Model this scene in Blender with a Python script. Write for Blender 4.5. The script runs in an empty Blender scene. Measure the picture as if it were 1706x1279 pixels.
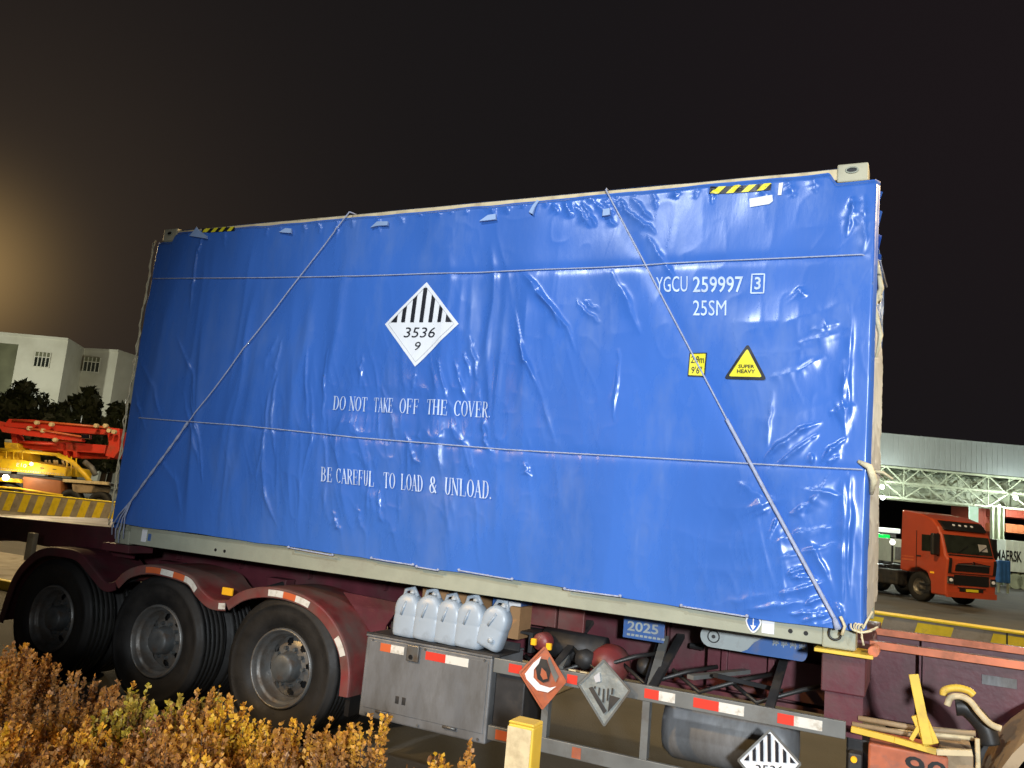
import bpy, bmesh, math, random
import numpy as np
from mathutils import Vector, Matrix
random.seed(7)
rad = math.radians
C = bpy.context.scene.collection
SC = bpy.context.scene

# ------------------------------------------------------------------ camera
ZB = 1.27                                   # underside of the container above the road
PW, PH, FPX = 1706.0, 1279.0, 1370.0
CAM = Vector((6.3464, -5.1459, 0.6162 + ZB))
YAW, PIT, ROL = 0.463752, 1.720266, 0.090911
RM = Matrix.Rotation(YAW, 3, 'Z') @ Matrix.Rotation(PIT, 3, 'X') @ Matrix.Rotation(ROL, 3, 'Z')
cd = bpy.data.cameras.new('camera')
cam = bpy.data.objects.new('camera', cd)
C.objects.link(cam)
cam.matrix_world = Matrix.Translation(CAM) @ RM.to_4x4()
cd.sensor_width = 36
cd.lens = FPX / PW * 36
cd.clip_end = 2000
cd.clip_start = 0.05
SC.camera = cam
SC.view_settings.view_transform = 'Standard'
SC.view_settings.look = 'None'
SC.view_settings.exposure = 0.0
SC.view_settings.gamma = 1

def ray(px, py):
    return RM @ Vector(((px - PW / 2) / FPX, -(py - PH / 2) / FPX, -1))
def P(px, py, y=0.0):                        # pixel -> point on the vertical plane y = const
    d = ray(px, py)
    return CAM + d * ((y - CAM.y) / d.y)
def PZ(px, py, z=0.0):                       # pixel -> point on a level plane
    d = ray(px, py)
    return CAM + d * ((z - CAM.z) / d.z)
FW = Vector((-math.sin(YAW), math.cos(YAW), 0))
RT = Vector((math.cos(YAW), math.sin(YAW), 0))
def BL(px, py, D):                           # pixel -> (lateral metres, height) at forward distance D
    d = ray(px, py)
    q = CAM + d * (D / d.dot(FW))
    return (q - CAM).dot(RT), q.z
def BW(u, D):                                # ground point at lateral u, forward D
    q = CAM + RT * u + FW * D
    return (q.x, q.y, 0)

# ------------------------------------------------------------------ world and lights
W = bpy.data.worlds.new('World')
SC.world = W
W.use_nodes = True
nt = W.node_tree
nt.nodes.clear()
wo = nt.nodes.new('ShaderNodeOutputWorld')
bg = nt.nodes.new('ShaderNodeBackground')
tc = nt.nodes.new('ShaderNodeTexCoord')
def wblob(px, py, power, col):
    g = ray(px, py).normalized()
    vd = nt.nodes.new('ShaderNodeVectorMath'); vd.operation = 'DOT_PRODUCT'
    nt.links.new(tc.outputs['Generated'], vd.inputs[0]); vd.inputs[1].default_value = g
    mx = nt.nodes.new('ShaderNodeMath'); mx.operation = 'MAXIMUM'; mx.inputs[1].default_value = 0
    nt.links.new(vd.outputs['Value'], mx.inputs[0])
    pw = nt.nodes.new('ShaderNodeMath'); pw.operation = 'POWER'; pw.inputs[1].default_value = power
    nt.links.new(mx.outputs[0], pw.inputs[0])
    vs = nt.nodes.new('ShaderNodeVectorMath'); vs.operation = 'SCALE'
    vs.inputs[0].default_value = col
    nt.links.new(pw.outputs[0], vs.inputs['Scale'])
    return vs.outputs[0]
acc = None
for a in ((-90, 445, 360, (.27, .165, .055)), (-60, 470, 38, (.022, .015, .008)), (-100, 480, 9, (.008, .0048, .0025)), (1650, 150, 14, (.0030, .0008, .0012))):
    o = wblob(*a)
    if acc is None:
        acc = o
    else:
        ad = nt.nodes.new('ShaderNodeVectorMath'); ad.operation = 'ADD'
        nt.links.new(acc, ad.inputs[0]); nt.links.new(o, ad.inputs[1]); acc = ad.outputs[0]
ad = nt.nodes.new('ShaderNodeVectorMath'); ad.operation = 'ADD'
ad.inputs[1].default_value = (.0084, .0076, .0083)
nt.links.new(acc, ad.inputs[0])
nt.links.new(ad.outputs[0], bg.inputs[0])
nt.links.new(bg.outputs[0], wo.inputs[0])

def lamp(kind, loc, energy, col, size=.3, aim=None, cone=None, blend=1):
    l = bpy.data.lights.new(kind.lower() + '_light', kind)
    l.energy = energy; l.color = col
    if kind == 'AREA':
        l.shape = 'DISK'; l.size = size
    else:
        l.shadow_soft_size = size
    if cone:
        l.spot_size = rad(cone); l.spot_blend = blend
    o = bpy.data.objects.new(kind.lower() + '_light', l)
    C.objects.link(o); o.location = loc
    if aim is not None:
        o.rotation_euler = (Vector(aim) - Vector(loc)).to_track_quat('-Z', 'Y').to_euler()
    return o
COOL = (.90, .96, 1.0); SOD = (1.0, .70, .33); WARMW = (1.0, .86, .62)
lamp('SPOT', (1.6, -9.5, 9.4), 2700, COOL, .30, (4.9, 0, 2.3), 50, 1)  # added unseen spot, set high so the tarp creases catch streaks
lamp('SPOT', (9.8, -11, 3.3), 7200, COOL, .35, (4.9, 0, 2.2), 45, 1)          # white yard floodlight behind the photographer
lamp('POINT', (14.5, 4.2, 8.5), 4300, SOD, .25)                                      # sodium lamp, front right of the truck
lamp('POINT', (-15, 5.5, 8.5), 3000, SOD, .25)                                     # sodium lamp, rear left of the truck
lamp('SPOT', (-3, -10, 7), 4000, (1, .61, .22), .25, (2.8, -2.8, .6), 34, .7)               # street lamp over the planting bed
lamp('POINT', (3, 16, 9), 3600, SOD, .25)                                        # unseen sodium-coloured light added to warm the ground beyond the truck
for q, e, cc in ((BW(-30, 72), 4000, (1.0, 1.0, .80)), (BW(-52, 70), 5200, (1.0, 1.0, .80)), (BW(14, 38), 1500, (.95, 1, .82)), (BW(27, 40), 1500, (.95, 1, .82)), (BW(-16, 29), 2000, (1, .78, .45)), (BW(19, 19), 1300, (1, .84, .60))):
    lamp('POINT', (q[0], q[1], 8.5), e, cc, .3)  # unseen lights added to brighten building, canopy, pump truck and red tractor

# ------------------------------------------------------------------ materials
def mat(name, col, rough=.6, metal=0., var=.18, vs=3., bump=0., bs=40., dirt=None, dscale=1.2, dlo=.5, dhi=.72, spec=.5, emit=None, est=0., stretch=None, coat=0., alpha=1., trans=0.):
    m = bpy.data.materials.new(name); m.use_nodes = True
    n = m.node_tree; b = n.nodes['Principled BSDF']
    col = tuple(col) + (1,)
    b.inputs['Roughness'].default_value = rough
    b.inputs['Metallic'].default_value = metal
    b.inputs['Specular IOR Level'].default_value = spec
    b.inputs['Coat Weight'].default_value = coat
    b.inputs['Alpha'].default_value = alpha
    b.inputs['Transmission Weight'].default_value = trans
    t = n.nodes.new('ShaderNodeTexCoord'); mp = n.nodes.new('ShaderNodeMapping')
    n.links.new(t.outputs['Object'], mp.inputs[0])
    if stretch: mp.inputs['Scale'].default_value = stretch
    nz = n.nodes.new('ShaderNodeTexNoise'); nz.inputs['Scale'].default_value = vs; nz.inputs['Detail'].default_value = 6
    n.links.new(mp.outputs[0], nz.inputs[0])
    mr = n.nodes.new('ShaderNodeMapRange'); mr.inputs[1].default_value = .3; mr.inputs[2].default_value = .7
    mr.inputs[3].default_value = 1 - var; mr.inputs[4].default_value = 1 + var
    n.links.new(nz.outputs[0], mr.inputs[0])
    hs = n.nodes.new('ShaderNodeVectorMath'); hs.operation = 'SCALE'; hs.inputs[0].default_value = col[:3]
    n.links.new(mr.outputs[0], hs.inputs['Scale'])
    out = hs.outputs[0]
    if dirt:
        n2 = n.nodes.new('ShaderNodeTexNoise'); n2.inputs['Scale'].default_value = dscale; n2.inputs['Detail'].default_value = 9; n2.inputs['Roughness'].default_value = .65
        n.links.new(mp.outputs[0], n2.inputs[0])
        m2 = n.nodes.new('ShaderNodeMapRange'); m2.inputs[1].default_value = dlo; m2.inputs[2].default_value = dhi
        n.links.new(n2.outputs[0], m2.inputs[0])
        mx = n.nodes.new('ShaderNodeMix'); mx.data_type = 'RGBA'
        n.links.new(m2.outputs[0], mx.inputs[0]); n.links.new(out, mx.inputs[6]); mx.inputs[7].default_value = tuple(dirt) + (1,)
        out = mx.outputs[2]
        rr = n.nodes.new('ShaderNodeMapRange'); rr.inputs[3].default_value = rough; rr.inputs[4].default_value = min(1, rough + .35)
        n.links.new(m2.outputs[0], rr.inputs[0]); n.links.new(rr.outputs[0], b.inputs['Roughness'])
    n.links.new(out, b.inputs['Base Color'])
    if bump:
        n3 = n.nodes.new('ShaderNodeTexNoise'); n3.inputs['Scale'].default_value = bs; n3.inputs['Detail'].default_value = 5
        n.links.new(mp.outputs[0], n3.inputs[0])
        bp = n.nodes.new('ShaderNodeBump'); bp.inputs['Strength'].default_value = bump; bp.inputs['Distance'].default_value = .01
        n.links.new(n3.outputs[0], bp.inputs['Height']); n.links.new(bp.outputs[0], b.inputs['Normal'])
    if emit:
        b.inputs['Emission Color'].default_value = tuple(emit) + (1,); b.inputs['Emission Strength'].default_value = est
    return m
M = {}
M['tarp'] = mat('tarp_blue', (.044, .142, .50), .27, var=.10, vs=1.1, bump=.07, bs=18, spec=.58, dirt=(.075, .165, .45), dscale=1.6, dlo=.50, dhi=.85, stretch=(1.6, 1, .55))
M['tarp_white'] = mat('sheet_white', (.50, .52, .54), .5, var=.15, vs=4, bump=.3, bs=12, spec=.5)
M['print_white'] = mat('print_white', (.52, .62, .82), .5, var=.22, vs=14)
M['tab_blue'] = mat('tab_pale_blue', (.30, .42, .66), .5)
M['label_white'] = mat('label_white', (.76, .77, .80), .4, var=.05, vs=6)
M['label_black'] = mat('label_black', (.012, .013, .02), .4, var=.2)
M['label_grey'] = mat('label_grey', (.42, .42, .44), .5)
M['label_yellow'] = mat('label_yellow', (.80, .70, .03), .4, var=.06)
M['cast'] = mat('casting_lit_warm', (.46, .43, .30), .45, var=.12, vs=5, dirt=(.24, .22, .15), dscale=4, dlo=.52, dhi=.8, bump=.1, bs=60)  # warmer copy of the container paint, yellow lamplight on top castings put in
M['box_paint'] = mat('container_paint', (.33, .345, .27), .45, var=.12, vs=5, dirt=(.20, .19, .15), dscale=2.5, dlo=.52, dhi=.8, bump=.1, bs=60)
M['maroon'] = mat('maroon_paint', (.095, .021, .030), .42, var=.25, vs=4, dirt=(.055, .038, .034), dscale=2.2, dlo=.45, dhi=.75, bump=.12, bs=30)
M['red_paint'] = mat('worn_red_paint', (.19, .034, .034), .45, var=.3, vs=6, dirt=(.13, .085, .07), dscale=2.2, dlo=.40, dhi=.66)
M['orange_edge'] = mat('lit_edge_orange', (.62, .17, .07), .5, var=.2, vs=7, dirt=(.3, .12, .07), dscale=5)  # warm lamplight on the red flange edges put into an orange colour
M['steel_grey'] = mat('zinc_grey', (.195, .20, .21), .45, .2, var=.22, vs=2.2, dirt=(.085, .08, .072), dscale=2.0, dlo=.42, dhi=.72, bump=.10, bs=9, stretch=(2.2, 1, .8))
M['rail_grey'] = mat('rail_grey', (.165, .17, .165), .45, .2, var=.2, vs=5, dirt=(.09, .075, .06), dscale=3)
M['dark_steel'] = mat('dark_steel', (.035, .035, .037), .55, .3, var=.4, vs=6, dirt=(.07, .055, .04), dscale=3)
M['rubber'] = mat('tyre_rubber', (.0075, .0075, .0078), .6, var=.4, vs=6, dirt=(.020, .017, .014), dscale=4, dlo=.45, dhi=.8, bump=.15, bs=50)
M['rim'] = mat('rim_steel', (.19, .19, .185), .38, .55, var=.2, vs=8, dirt=(.10, .07, .045), dscale=7, dlo=.45, dhi=.7)
M['hub'] = mat('hub_steel', (.11, .12, .125), .5, .4, var=.3, vs=9, dirt=(.09, .06, .04), dscale=8)
M['rope'] = mat('rope_fibre', (.36, .40, .54), .7, var=.15, vs=30, bump=.5, bs=120)
M['rope_warm'] = mat('rope_cream', (.66, .58, .38), .75, var=.2, vs=20, bump=.6, bs=90)
M['refl_red'] = mat('reflector_red', (.68, .055, .035), .3, var=.1)
M['refl_white'] = mat('reflector_white', (.72, .70, .64), .3, var=.1, dirt=(.4, .35, .28), dscale=20)
M['refl_orange'] = mat('reflector_orange', (.60, .13, .045), .35, var=.15)
M['amber'] = mat('amber_lens', (.85, .42, .02), .2, var=.05, emit=(1, .5, .02), est=.25)
M['jug'] = mat('jug_plastic', (.36, .42, .49), .36, var=.08, vs=5, spec=.5, dirt=(.15, .17, .19), dscale=4, dlo=.55, dhi=.8)
M['cap'] = mat('cap_plastic', (.40, .44, .48), .4)
M['cardboard'] = mat('cardboard', (.36, .20, .09), .8, var=.2)
M['blue_plate'] = mat('blue_plate', (.05, .13, .36), .4, var=.12, dirt=(.12, .12, .17), dscale=6)
M['grey_plate'] = mat('grey_plate', (.36, .40, .40), .4, var=.12, dirt=(.2, .2, .2), dscale=6)
M['yellow_paint'] = mat('yellow_paint', (.68, .46, .05), .5, var=.12, vs=7, dirt=(.32, .22, .1), dscale=6, dlo=.56, dhi=.8)
M['cream'] = mat('cream_and_lamplit', (.62, .51, .31), .6, var=.12, vs=9, dirt=(.33, .25, .14), dscale=7, dlo=.50, dhi=.74)  # cream paint, also stands in for lamplight on bollard front and top rail
M['worn_orange'] = mat('worn_orange', (.40, .11, .05), .5, var=.25, vs=12, dirt=(.26, .11, .08), dscale=14)
M['silver'] = mat('silver_foil', (.36, .39, .38), .33, .45, var=.25, vs=14, bump=.9, bs=16)
M['black_hose'] = mat('black_hose', (.02, .02, .02), .45)
M['tan'] = mat('tan_mudguard', (.34, .25, .15), .6, var=.2, dirt=(.18, .13, .08), dscale=5)
M['asphalt'] = mat('asphalt', (.055, .052, .048), .8, var=.35, vs=1.1, bump=.5, bs=60, dirt=(.10, .09, .075), dscale=.35, dlo=.4, dhi=.75)
M['concrete'] = mat('concrete', (.34, .31, .26), .85, var=.2, vs=2.5, dirt=(.18, .15, .11), dscale=3, bump=.3, bs=40)
M['kerb_yellow'] = mat('kerb_yellow', (.84, .66, .03), .6, var=.2, vs=4, dirt=(.35, .27, .10), dscale=4, dlo=.55, dhi=.78)
M['soil'] = mat('soil', (.05, .035, .022), .95, var=.5, vs=8, bump=1, bs=30)
M['bark'] = mat('bark', (.06, .042, .03), .9, var=.3, vs=10)
M['facade'] = mat('white_facade', (.62, .62, .55), .8, var=.05, vs=.6, dirt=(.46, .45, .37), dscale=.25, dlo=.45, dhi=.8)
M['glass_dark'] = mat('dark_glass', (.02, .025, .02), .12, var=.3, spec=.8)
M['glass_green'] = mat('green_glass', (.13, .135, .085), .4, var=.3, vs=.5, spec=.5)
M['canopy_metal'] = mat('canopy_sheet', (.25, .28, .29), .5, .1, var=.08, vs=.7)
M['truss'] = mat('truss_paint', (.34, .38, .28), .5, var=.2, vs=3)
M['truck_red'] = mat('truck_red', (.46, .068, .025), .33, var=.08, coat=.4, dirt=(.25, .07, .04), dscale=1.5, dlo=.55, dhi=.85)
M['truck_black'] = mat('truck_black', (.012, .012, .013), .4)
M['chrome'] = mat('chrome', (.7, .7, .7), .12, 1., var=.02)
M['pump_red'] = mat('pump_red', (.62, .045, .025), .4, var=.12, vs=2, dirt=(.33, .06, .03), dscale=2)
M['pump_yellow'] = mat('pump_yellow', (.80, .52, .02), .4, var=.1, vs=2, dirt=(.42, .28, .05), dscale=2.4)
M['pump_orange'] = mat('pump_orange', (.32, .12, .05), .45, var=.2, vs=2)
M['lamp_white'] = mat('lamp_white', (1, 1, 1), .3, emit=(.92, 1, .96), est=14)
M['lamp_small'] = mat('lamp_small', (1, 1, 1), .3, emit=(1, .96, .85), est=2.2)
M['lens'] = mat('clear_lens', (.62, .62, .60), .15, emit=(1, .96, .85), est=.12)
M['lamp_work'] = mat('work_lamp', (1, 1, 1), .3, emit=(1, .90, .72), est=18)
M['led_green'] = mat('led_green', (0, .3, .04), .3, emit=(0, .9, .10), est=1.0)
M['led_cyan'] = mat('led_pale_green', (0, .3, .04), .3, emit=(.45, 1, .62), est=2.2)
M['sign_lit'] = mat('lit_sign', (.5, .7, .6), .4, emit=(.62, .95, .78), est=.38)
M['roof_lit'] = mat('lit_roof', (.8, .8, .8), .4, emit=(.9, 1, .95), est=.55)
M['cargo_red'] = mat('cargo_red', (.30, .06, .035), .5, var=.1)
M['cargo_orange'] = mat('cargo_orange', (.42, .13, .05), .5, var=.1)
M['cargo_white'] = mat('cargo_white', (.62, .68, .62), .5, var=.06)
M['cab_blue'] = mat('cab_blue', (.04, .15, .42), .4)

def leaf_mat(name, cols, rough=.55, scale=3.):
    m = bpy.data.materials.new(name); m.use_nodes = True
    n = m.node_tree; b = n.nodes['Principled BSDF']; b.inputs['Roughness'].default_value = rough
    g = n.nodes.new('ShaderNodeNewGeometry'); t = n.nodes.new('ShaderNodeTexCoord')
    nz = n.nodes.new('ShaderNodeTexNoise'); nz.inputs['Scale'].default_value = scale; nz.inputs['Detail'].default_value = 3
    n.links.new(t.outputs['Object'], nz.inputs[0])
    mr = n.nodes.new('ShaderNodeMapRange'); mr.inputs[1].default_value = .32; mr.inputs[2].default_value = .68
    mr.inputs[3].default_value = 0; mr.inputs[4].default_value = .7
    n.links.new(nz.outputs[0], mr.inputs[0])
    ma = n.nodes.new('ShaderNodeMath'); ma.operation = 'MULTIPLY_ADD'; ma.inputs[1].default_value = .3
    n.links.new(g.outputs['Random Per Island'], ma.inputs[0]); n.links.new(mr.outputs[0], ma.inputs[2])
    cr = n.nodes.new('ShaderNodeValToRGB'); el = cr.color_ramp.elements
    el[0].position = 0; el[0].color = tuple(cols[0]) + (1,); el[1].position = 1; el[1].color = tuple(cols[-1]) + (1,)
    for i in range(1, len(cols) - 1):
        e = el.new(i / (len(cols) - 1)); e.color = tuple(cols[i]) + (1,)
    n.links.new(ma.outputs[0], cr.inputs[0]); n.links.new(cr.outputs[0], b.inputs['Base Color'])
    return m
M['leaf_red'] = leaf_mat('leaf_copper', [(.09, .05, .02), (.21, .10, .03), (.33, .15, .03), (.48, .23, .02), (.70, .37, .01)])
M['leaf_gold'] = leaf_mat('leaf_gold', [(.10, .055, .02), (.23, .10, .03), (.38, .17, .025), (.56, .29, .015), (.50, .33, .02)])
M['leaf_green'] = leaf_mat('leaf_yellow_green', [(.15, .09, .02), (.32, .22, .03), (.46, .38, .03), (.50, .34, .03)])
M['leaf_dark'] = leaf_mat('leaf_dark', [(.020, .026, .012), (.035, .045, .018), (.05, .06, .024)], scale=.6)

# ------------------------------------------------------------------ mesh helpers
class MB:
    def __init__(s): s.v = []; s.f = []
    def add(s, vs, fs):
        o = len(s.v); s.v += [tuple(q) for q in vs]; s.f += [tuple(i + o for i in f) for f in fs]
        return s
    def box(s, x0, x1, y0, y1, z0, z1, mt=None):
        vs = [Vector((x, y, z)) for z in (z0, z1) for y in (y0, y1) for x in (x0, x1)]
        if mt is not None: vs = [mt @ q for q in vs]
        return s.add(vs, [(0, 2, 3, 1), (4, 5, 7, 6), (0, 1, 5, 4), (2, 6, 7, 3), (0, 4, 6, 2), (1, 3, 7, 5)])
    def bar(s, a, b, w, h=None, up=(0, 0, 1)):          # rectangular bar from a to b
        a = Vector(a); b = Vector(b); h = h or w
        d = (b - a); L = d.length; d.normalize(); u = Vector(up)
        if abs(d.dot(u)) > .98: u = Vector((0, 1, 0))
        r = d.cross(u).normalized(); u = r.cross(d).normalized()
        mt = Matrix.Translation(a) @ Matrix((r, d, u)).transposed().to_4x4()
        return s.box(-w / 2, w / 2, 0, L, -h / 2, h / 2, mt)
    def tube(s, pts, r, n=8, cap=True):
        pts = [Vector(p) for p in pts]; k = len(pts); rs = r if isinstance(r, (list, tuple)) else [r] * k
        ring = []; pu = None
        for i, p in enumerate(pts):
            d = (pts[min(i + 1, k - 1)] - pts[max(i - 1, 0)]).normalized()
            if pu is None:
                u = Vector((0, 0, 1)) if abs(d.z) < .9 else Vector((0, 1, 0))
            else: u = pu
            u = (u - d * u.dot(d))
            if u.length < 1e-4: u = d.orthogonal()
            u.normalize(); pu = u; w = d.cross(u)
            ring.append([p + (u * math.cos(t) + w * math.sin(t)) * rs[i] for t in [2 * math.pi * j / n for j in range(n)]])
        vs = [q for rg in ring for q in rg]
        fs = [(i * n + j, i * n + (j + 1) % n, (i + 1) * n + (j + 1) % n, (i + 1) * n + j) for i in range(k - 1) for j in range(n)]
        if cap: fs += [tuple(range(n))[::-1], tuple((k - 1) * n + j for j in range(n))]
        return s.add(vs, fs)
    def lathe(s, prof, n=48, c=(0, 0, 0), axis='y', holes=None):   # prof: (radius, along axis)
        vs = []
        for r, a in prof:
            for j in range(n):
                t = 2 * math.pi * j / n
                e = (r * math.cos(t), a, r * math.sin(t)) if axis == 'y' else ((a, r * math.cos(t), r * math.sin(t)) if axis == 'x' else (r * math.cos(t), r * math.sin(t), a))
                vs.append((c[0] + e[0], c[1] + e[1], c[2] + e[2]))
        fs = []
        for i in range(len(prof) - 1):
            for j in range(n):
                if holes and holes(i, j): continue
                fs.append((i * n + j, i * n + (j + 1) % n, (i + 1) * n + (j + 1) % n, (i + 1) * n + j))
        return s.add(vs, fs)
    def prism(s, poly, a0, a1, plane='xz', mt=None):       # polygon extruded between a0 and a1
        n = len(poly)
        def mk(p, a):
            q = Vector((p[0], a, p[1])) if plane == 'xz' else (Vector((a, p[0], p[1])) if plane == 'yz' else Vector((p[0], p[1], a)))
            return mt @ q if mt is not None else q
        vs = [mk(p, a0) for p in poly] + [mk(p, a1) for p in poly]
        fs = [tuple(range(n)), tuple(range(2 * n - 1, n - 1, -1))] + [(i, i + n, (i + 1) % n + n, (i + 1) % n) for i in range(n)]
        return s.add(vs, fs)
    def build(s, name, m, parent=None, bevel=0., smooth=False, seg=2, subs=0):
        me = bpy.data.meshes.new(name); me.from_pydata(s.v, [], s.f)
        bm = bmesh.new(); bm.from_mesh(me); bmesh.ops.recalc_face_normals(bm, faces=bm.faces); bm.to_mesh(me); bm.free()
        return link_mesh(name, me, m, parent, bevel, smooth, seg, subs)
def link_mesh(name, me, m, parent=None, bevel=0., smooth=False, seg=2, subs=0):
    me.materials.append(M[m] if isinstance(m, str) else m)
    o = bpy.data.objects.new(name, me); C.objects.link(o)
    if parent:
        o.parent = parent
        if parent.name in INV: o.matrix_parent_inverse = INV[parent.name]
    if smooth: me.polygons.foreach_set('use_smooth', [True] * len(me.polygons))
    if bevel:
        md = o.modifiers.new('bevel', 'BEVEL'); md.width = bevel; md.segments = seg; md.limit_method = 'ANGLE'; md.angle_limit = rad(40)
    if subs:
        md = o.modifiers.new('subsurf', 'SUBSURF'); md.levels = subs; md.render_levels = subs
    return o
def tag(o, label=None, cat=None, group=None, kind=None):
    if label: o['label'] = label
    if cat: o['category'] = cat
    if group: o['group'] = group
    if kind: o['kind'] = kind
    return o
INV = {}
def thing(name, label, cat, loc=(0, 0, 0), rz=0., group=None, world=False):   # world: its parts are modelled in world coordinates
    o = bpy.data.objects.new(name, None); C.objects.link(o); o.empty_display_size = .2
    o.location = loc; o.rotation_euler = (0, 0, rz)
    if world: INV[o.name] = Matrix.Translation(-Vector(loc))
    return tag(o, label, cat, group)
def kids(o): return [c for c in bpy.data.objects if c.parent == o]
def copy_tree(o, parent=None):
    c = o.copy(); C.objects.link(c); inv = o.matrix_parent_inverse.copy()
    if parent: c.parent = parent; c.matrix_parent_inverse = inv
    for ch in kids(o): copy_tree(ch, c)
    return c
def shift(o, off):                              # move mesh so that the object's origin sits at off
    o.data.transform(Matrix.Translation(-Vector(off))); o.location = off
    return o

# flat text laid out on its own (u, v) sheet, cut fine enough to follow cloth
def text_uv(s, bold=0., step=.02, shear=0.):
    cu = bpy.data.curves.new('txt', 'FONT'); cu.body = s; cu.size = 1; cu.offset = bold; cu.resolution_u = 3; cu.shear = shear
    o = bpy.data.objects.new('txt', cu); C.objects.link(o)
    bpy.context.view_layer.update()
    me = bpy.data.meshes.new_from_object(o.evaluated_get(bpy.context.evaluated_depsgraph_get()))
    C.objects.unlink(o); bpy.data.objects.remove(o)
    bm = bmesh.new(); bm.from_mesh(me)
    xs = [v.co.x for v in bm.verts]; ys = [v.co.y for v in bm.verts]
    x0, x1, y0, y1 = min(xs), max(xs), min(ys), max(ys)
    for v in bm.verts: v.co = ((v.co.x - x0) / (x1 - x0), (v.co.y - y0) / (y1 - y0), 0)
    return bm
def cut(bm, du, dv, rng=(0, 1, 0, 1)):
    for ax, st, a, b in ((0, du, rng[0], rng[1]), (1, dv, rng[2], rng[3])):
        k = a + st
        while k < b:
            n = Vector((0, 0, 0)); n[ax] = 1; c = Vector((0, 0, 0)); c[ax] = k
            bmesh.ops.bisect_plane(bm, geom=bm.verts[:] + bm.edges[:] + bm.faces[:], plane_co=c, plane_no=n)
            k += st
def quad_map(q):                                # q: BL BR TR TL
    return lambda u, v: q[0] * (1 - u) * (1 - v) + q[1] * u * (1 - v) + q[2] * u * v + q[3] * (1 - u) * v
def bm_obj(bm, fn, name, m, parent):
    me = bpy.data.meshes.new(name)
    for v in bm.verts: v.co = fn(v.co.x, v.co.y)
    bm.to_mesh(me); bm.free()
    return link_mesh(name, me, m, parent)
def text_on(s, quad, name, m, parent, bold=0., shear=0.):    # rigid text on a flat quad
    return bm_obj(text_uv(s, bold, shear=shear), quad_map([Vector(q) for q in quad]), name, m, parent)

# ------------------------------------------------------------------ tarpaulin relief
rng = np.random.RandomState(5)
_perm = rng.rand(512, 512)
def vn(x, y, seed=0):                            # smooth value noise 0..1
    x = np.asarray(x, float) + seed * 17.3 + 200; y = np.asarray(y, float) + seed * 9.7 + 200
    xi = np.floor(x).astype(int); yi = np.floor(y).astype(int); fx = x - xi; fy = y - yi
    fx = fx * fx * fx * (fx * (fx * 6 - 15) + 10); fy = fy * fy * fy * (fy * (fy * 6 - 15) + 10)
    g = lambda a, b: _perm[a % 512, b % 512]
    return (g(xi, yi) * (1 - fx) + g(xi + 1, yi) * fx) * (1 - fy) + (g(xi, yi + 1) * (1 - fx) + g(xi + 1, yi + 1) * fx) * fy
def sstep(a, b, x):
    t = np.clip((x - a) / (b - a), 0, 1); return t * t * (3 - 2 * t)
def seg_w(x, z, pts, w, amp, seed=0, wob=.02, taper=True):
    out = np.zeros_like(x); Ls = [math.dist(pts[i], pts[i + 1]) for i in range(len(pts) - 1)]; tot = sum(Ls); cum = 0
    for i in range(len(pts) - 1):
        ax, az = pts[i]; bx, bz = pts[i + 1]
        dx, dz = bx - ax, bz - az; L2 = dx * dx + dz * dz; L = math.sqrt(L2)
        near = (x > min(ax, bx) - .2) & (x < max(ax, bx) + .2) & (z > min(az, bz) - .2) & (z < max(az, bz) + .2)
        if near.any():
            X = x[near]; Z = z[near]
            t = np.clip(((X - ax) * dx + (Z - az) * dz) / L2, 0, 1)
            T = (cum + t * L) / tot
            s = np.hypot(X - ax - t * dx, Z - az - t * dz)
            sg = ((X - ax) * dz - (Z - az) * dx) / L
            if taper:
                e = np.clip(np.sin(np.pi * np.clip(T, 0, 1)), 0, 1) ** .8
                ww = w * (.35 + .9 * e) * (.7 + .6 * vn(T * 6, T * 0, seed + 3)) * np.where(sg > 0, 1.7, .75)
                s = np.abs(s + np.sign(sg) * wob * 1.2 * (vn(T * 7, T * 0, seed) - .5))
                v = amp * e * np.exp(-(s / ww) ** 1.3) * (.6 + .7 * vn(T * 9, T * 0, seed + 5))
            else:
                v = amp * np.exp(-(s / w) ** 1.5)
            out[near] = np.maximum(out[near], v)
        cum += L
    return out
def px2(pts): return [(q.x, q.z) for q in (P(*p) for p in pts)]
CREASE = []                                       # (world polyline, width, height)
def cr(pts, w=.014, a=.012): CREASE.append((px2(pts), w, a))
# right part, lower corner
cr([(1272, 772), (1300, 742), (1335, 718), (1372, 704)], .012, .022); cr([(1288, 780), (1325, 752), (1366, 722)], .010, .018)
cr([(1368, 776), (1384, 752), (1412, 728)], .010, .016); cr([(1376, 778), (1400, 757)], .008, .012)
cr([(1354, 755), (1356, 776)], .009, .014); cr([(1264, 830), (1280, 858)], .03, .012)
cr([(1345, 855), (1366, 818), (1404, 826)], .020, .018); cr([(1290, 870), (1295, 872)], .02, .02)
cr([(1312, 957), (1346, 943)], .012, .022); cr([(1318, 962), (1350, 960), (1366, 966)], .012, .018)
cr([(1340, 1007), (1366, 996), (1374, 990)], .010, .018); cr([(1312, 1022), (1384, 1016)], .010, .018)
cr([(1330, 1036), (1356, 1026), (1388, 1022)], .012, .020); cr([(1340, 1044), (1396, 1030)], .010, .015)
cr([(1405, 800), (1407, 870), (1404, 940), (1406, 1010)], .020, .016); cr([(1416, 780), (1418, 860), (1414, 950), (1418, 1000)], .014, .014)
cr([(1418, 505), (1414, 600), (1416, 720)], .012, .012); cr([(1426, 380), (1418, 330)], .014, .014)
cr([(1420, 330), (1419, 360), (1411, 398)], .012, .018); cr([(1436, 325), (1440, 400), (1436, 425)], .016, .014)
cr([(1382, 690), (1425, 676)], .025, .012); cr([(1282, 632), (1330, 620), (1376, 595)], .025, .012); cr([(1330, 575), (1400, 556)], .025, .010)
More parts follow.
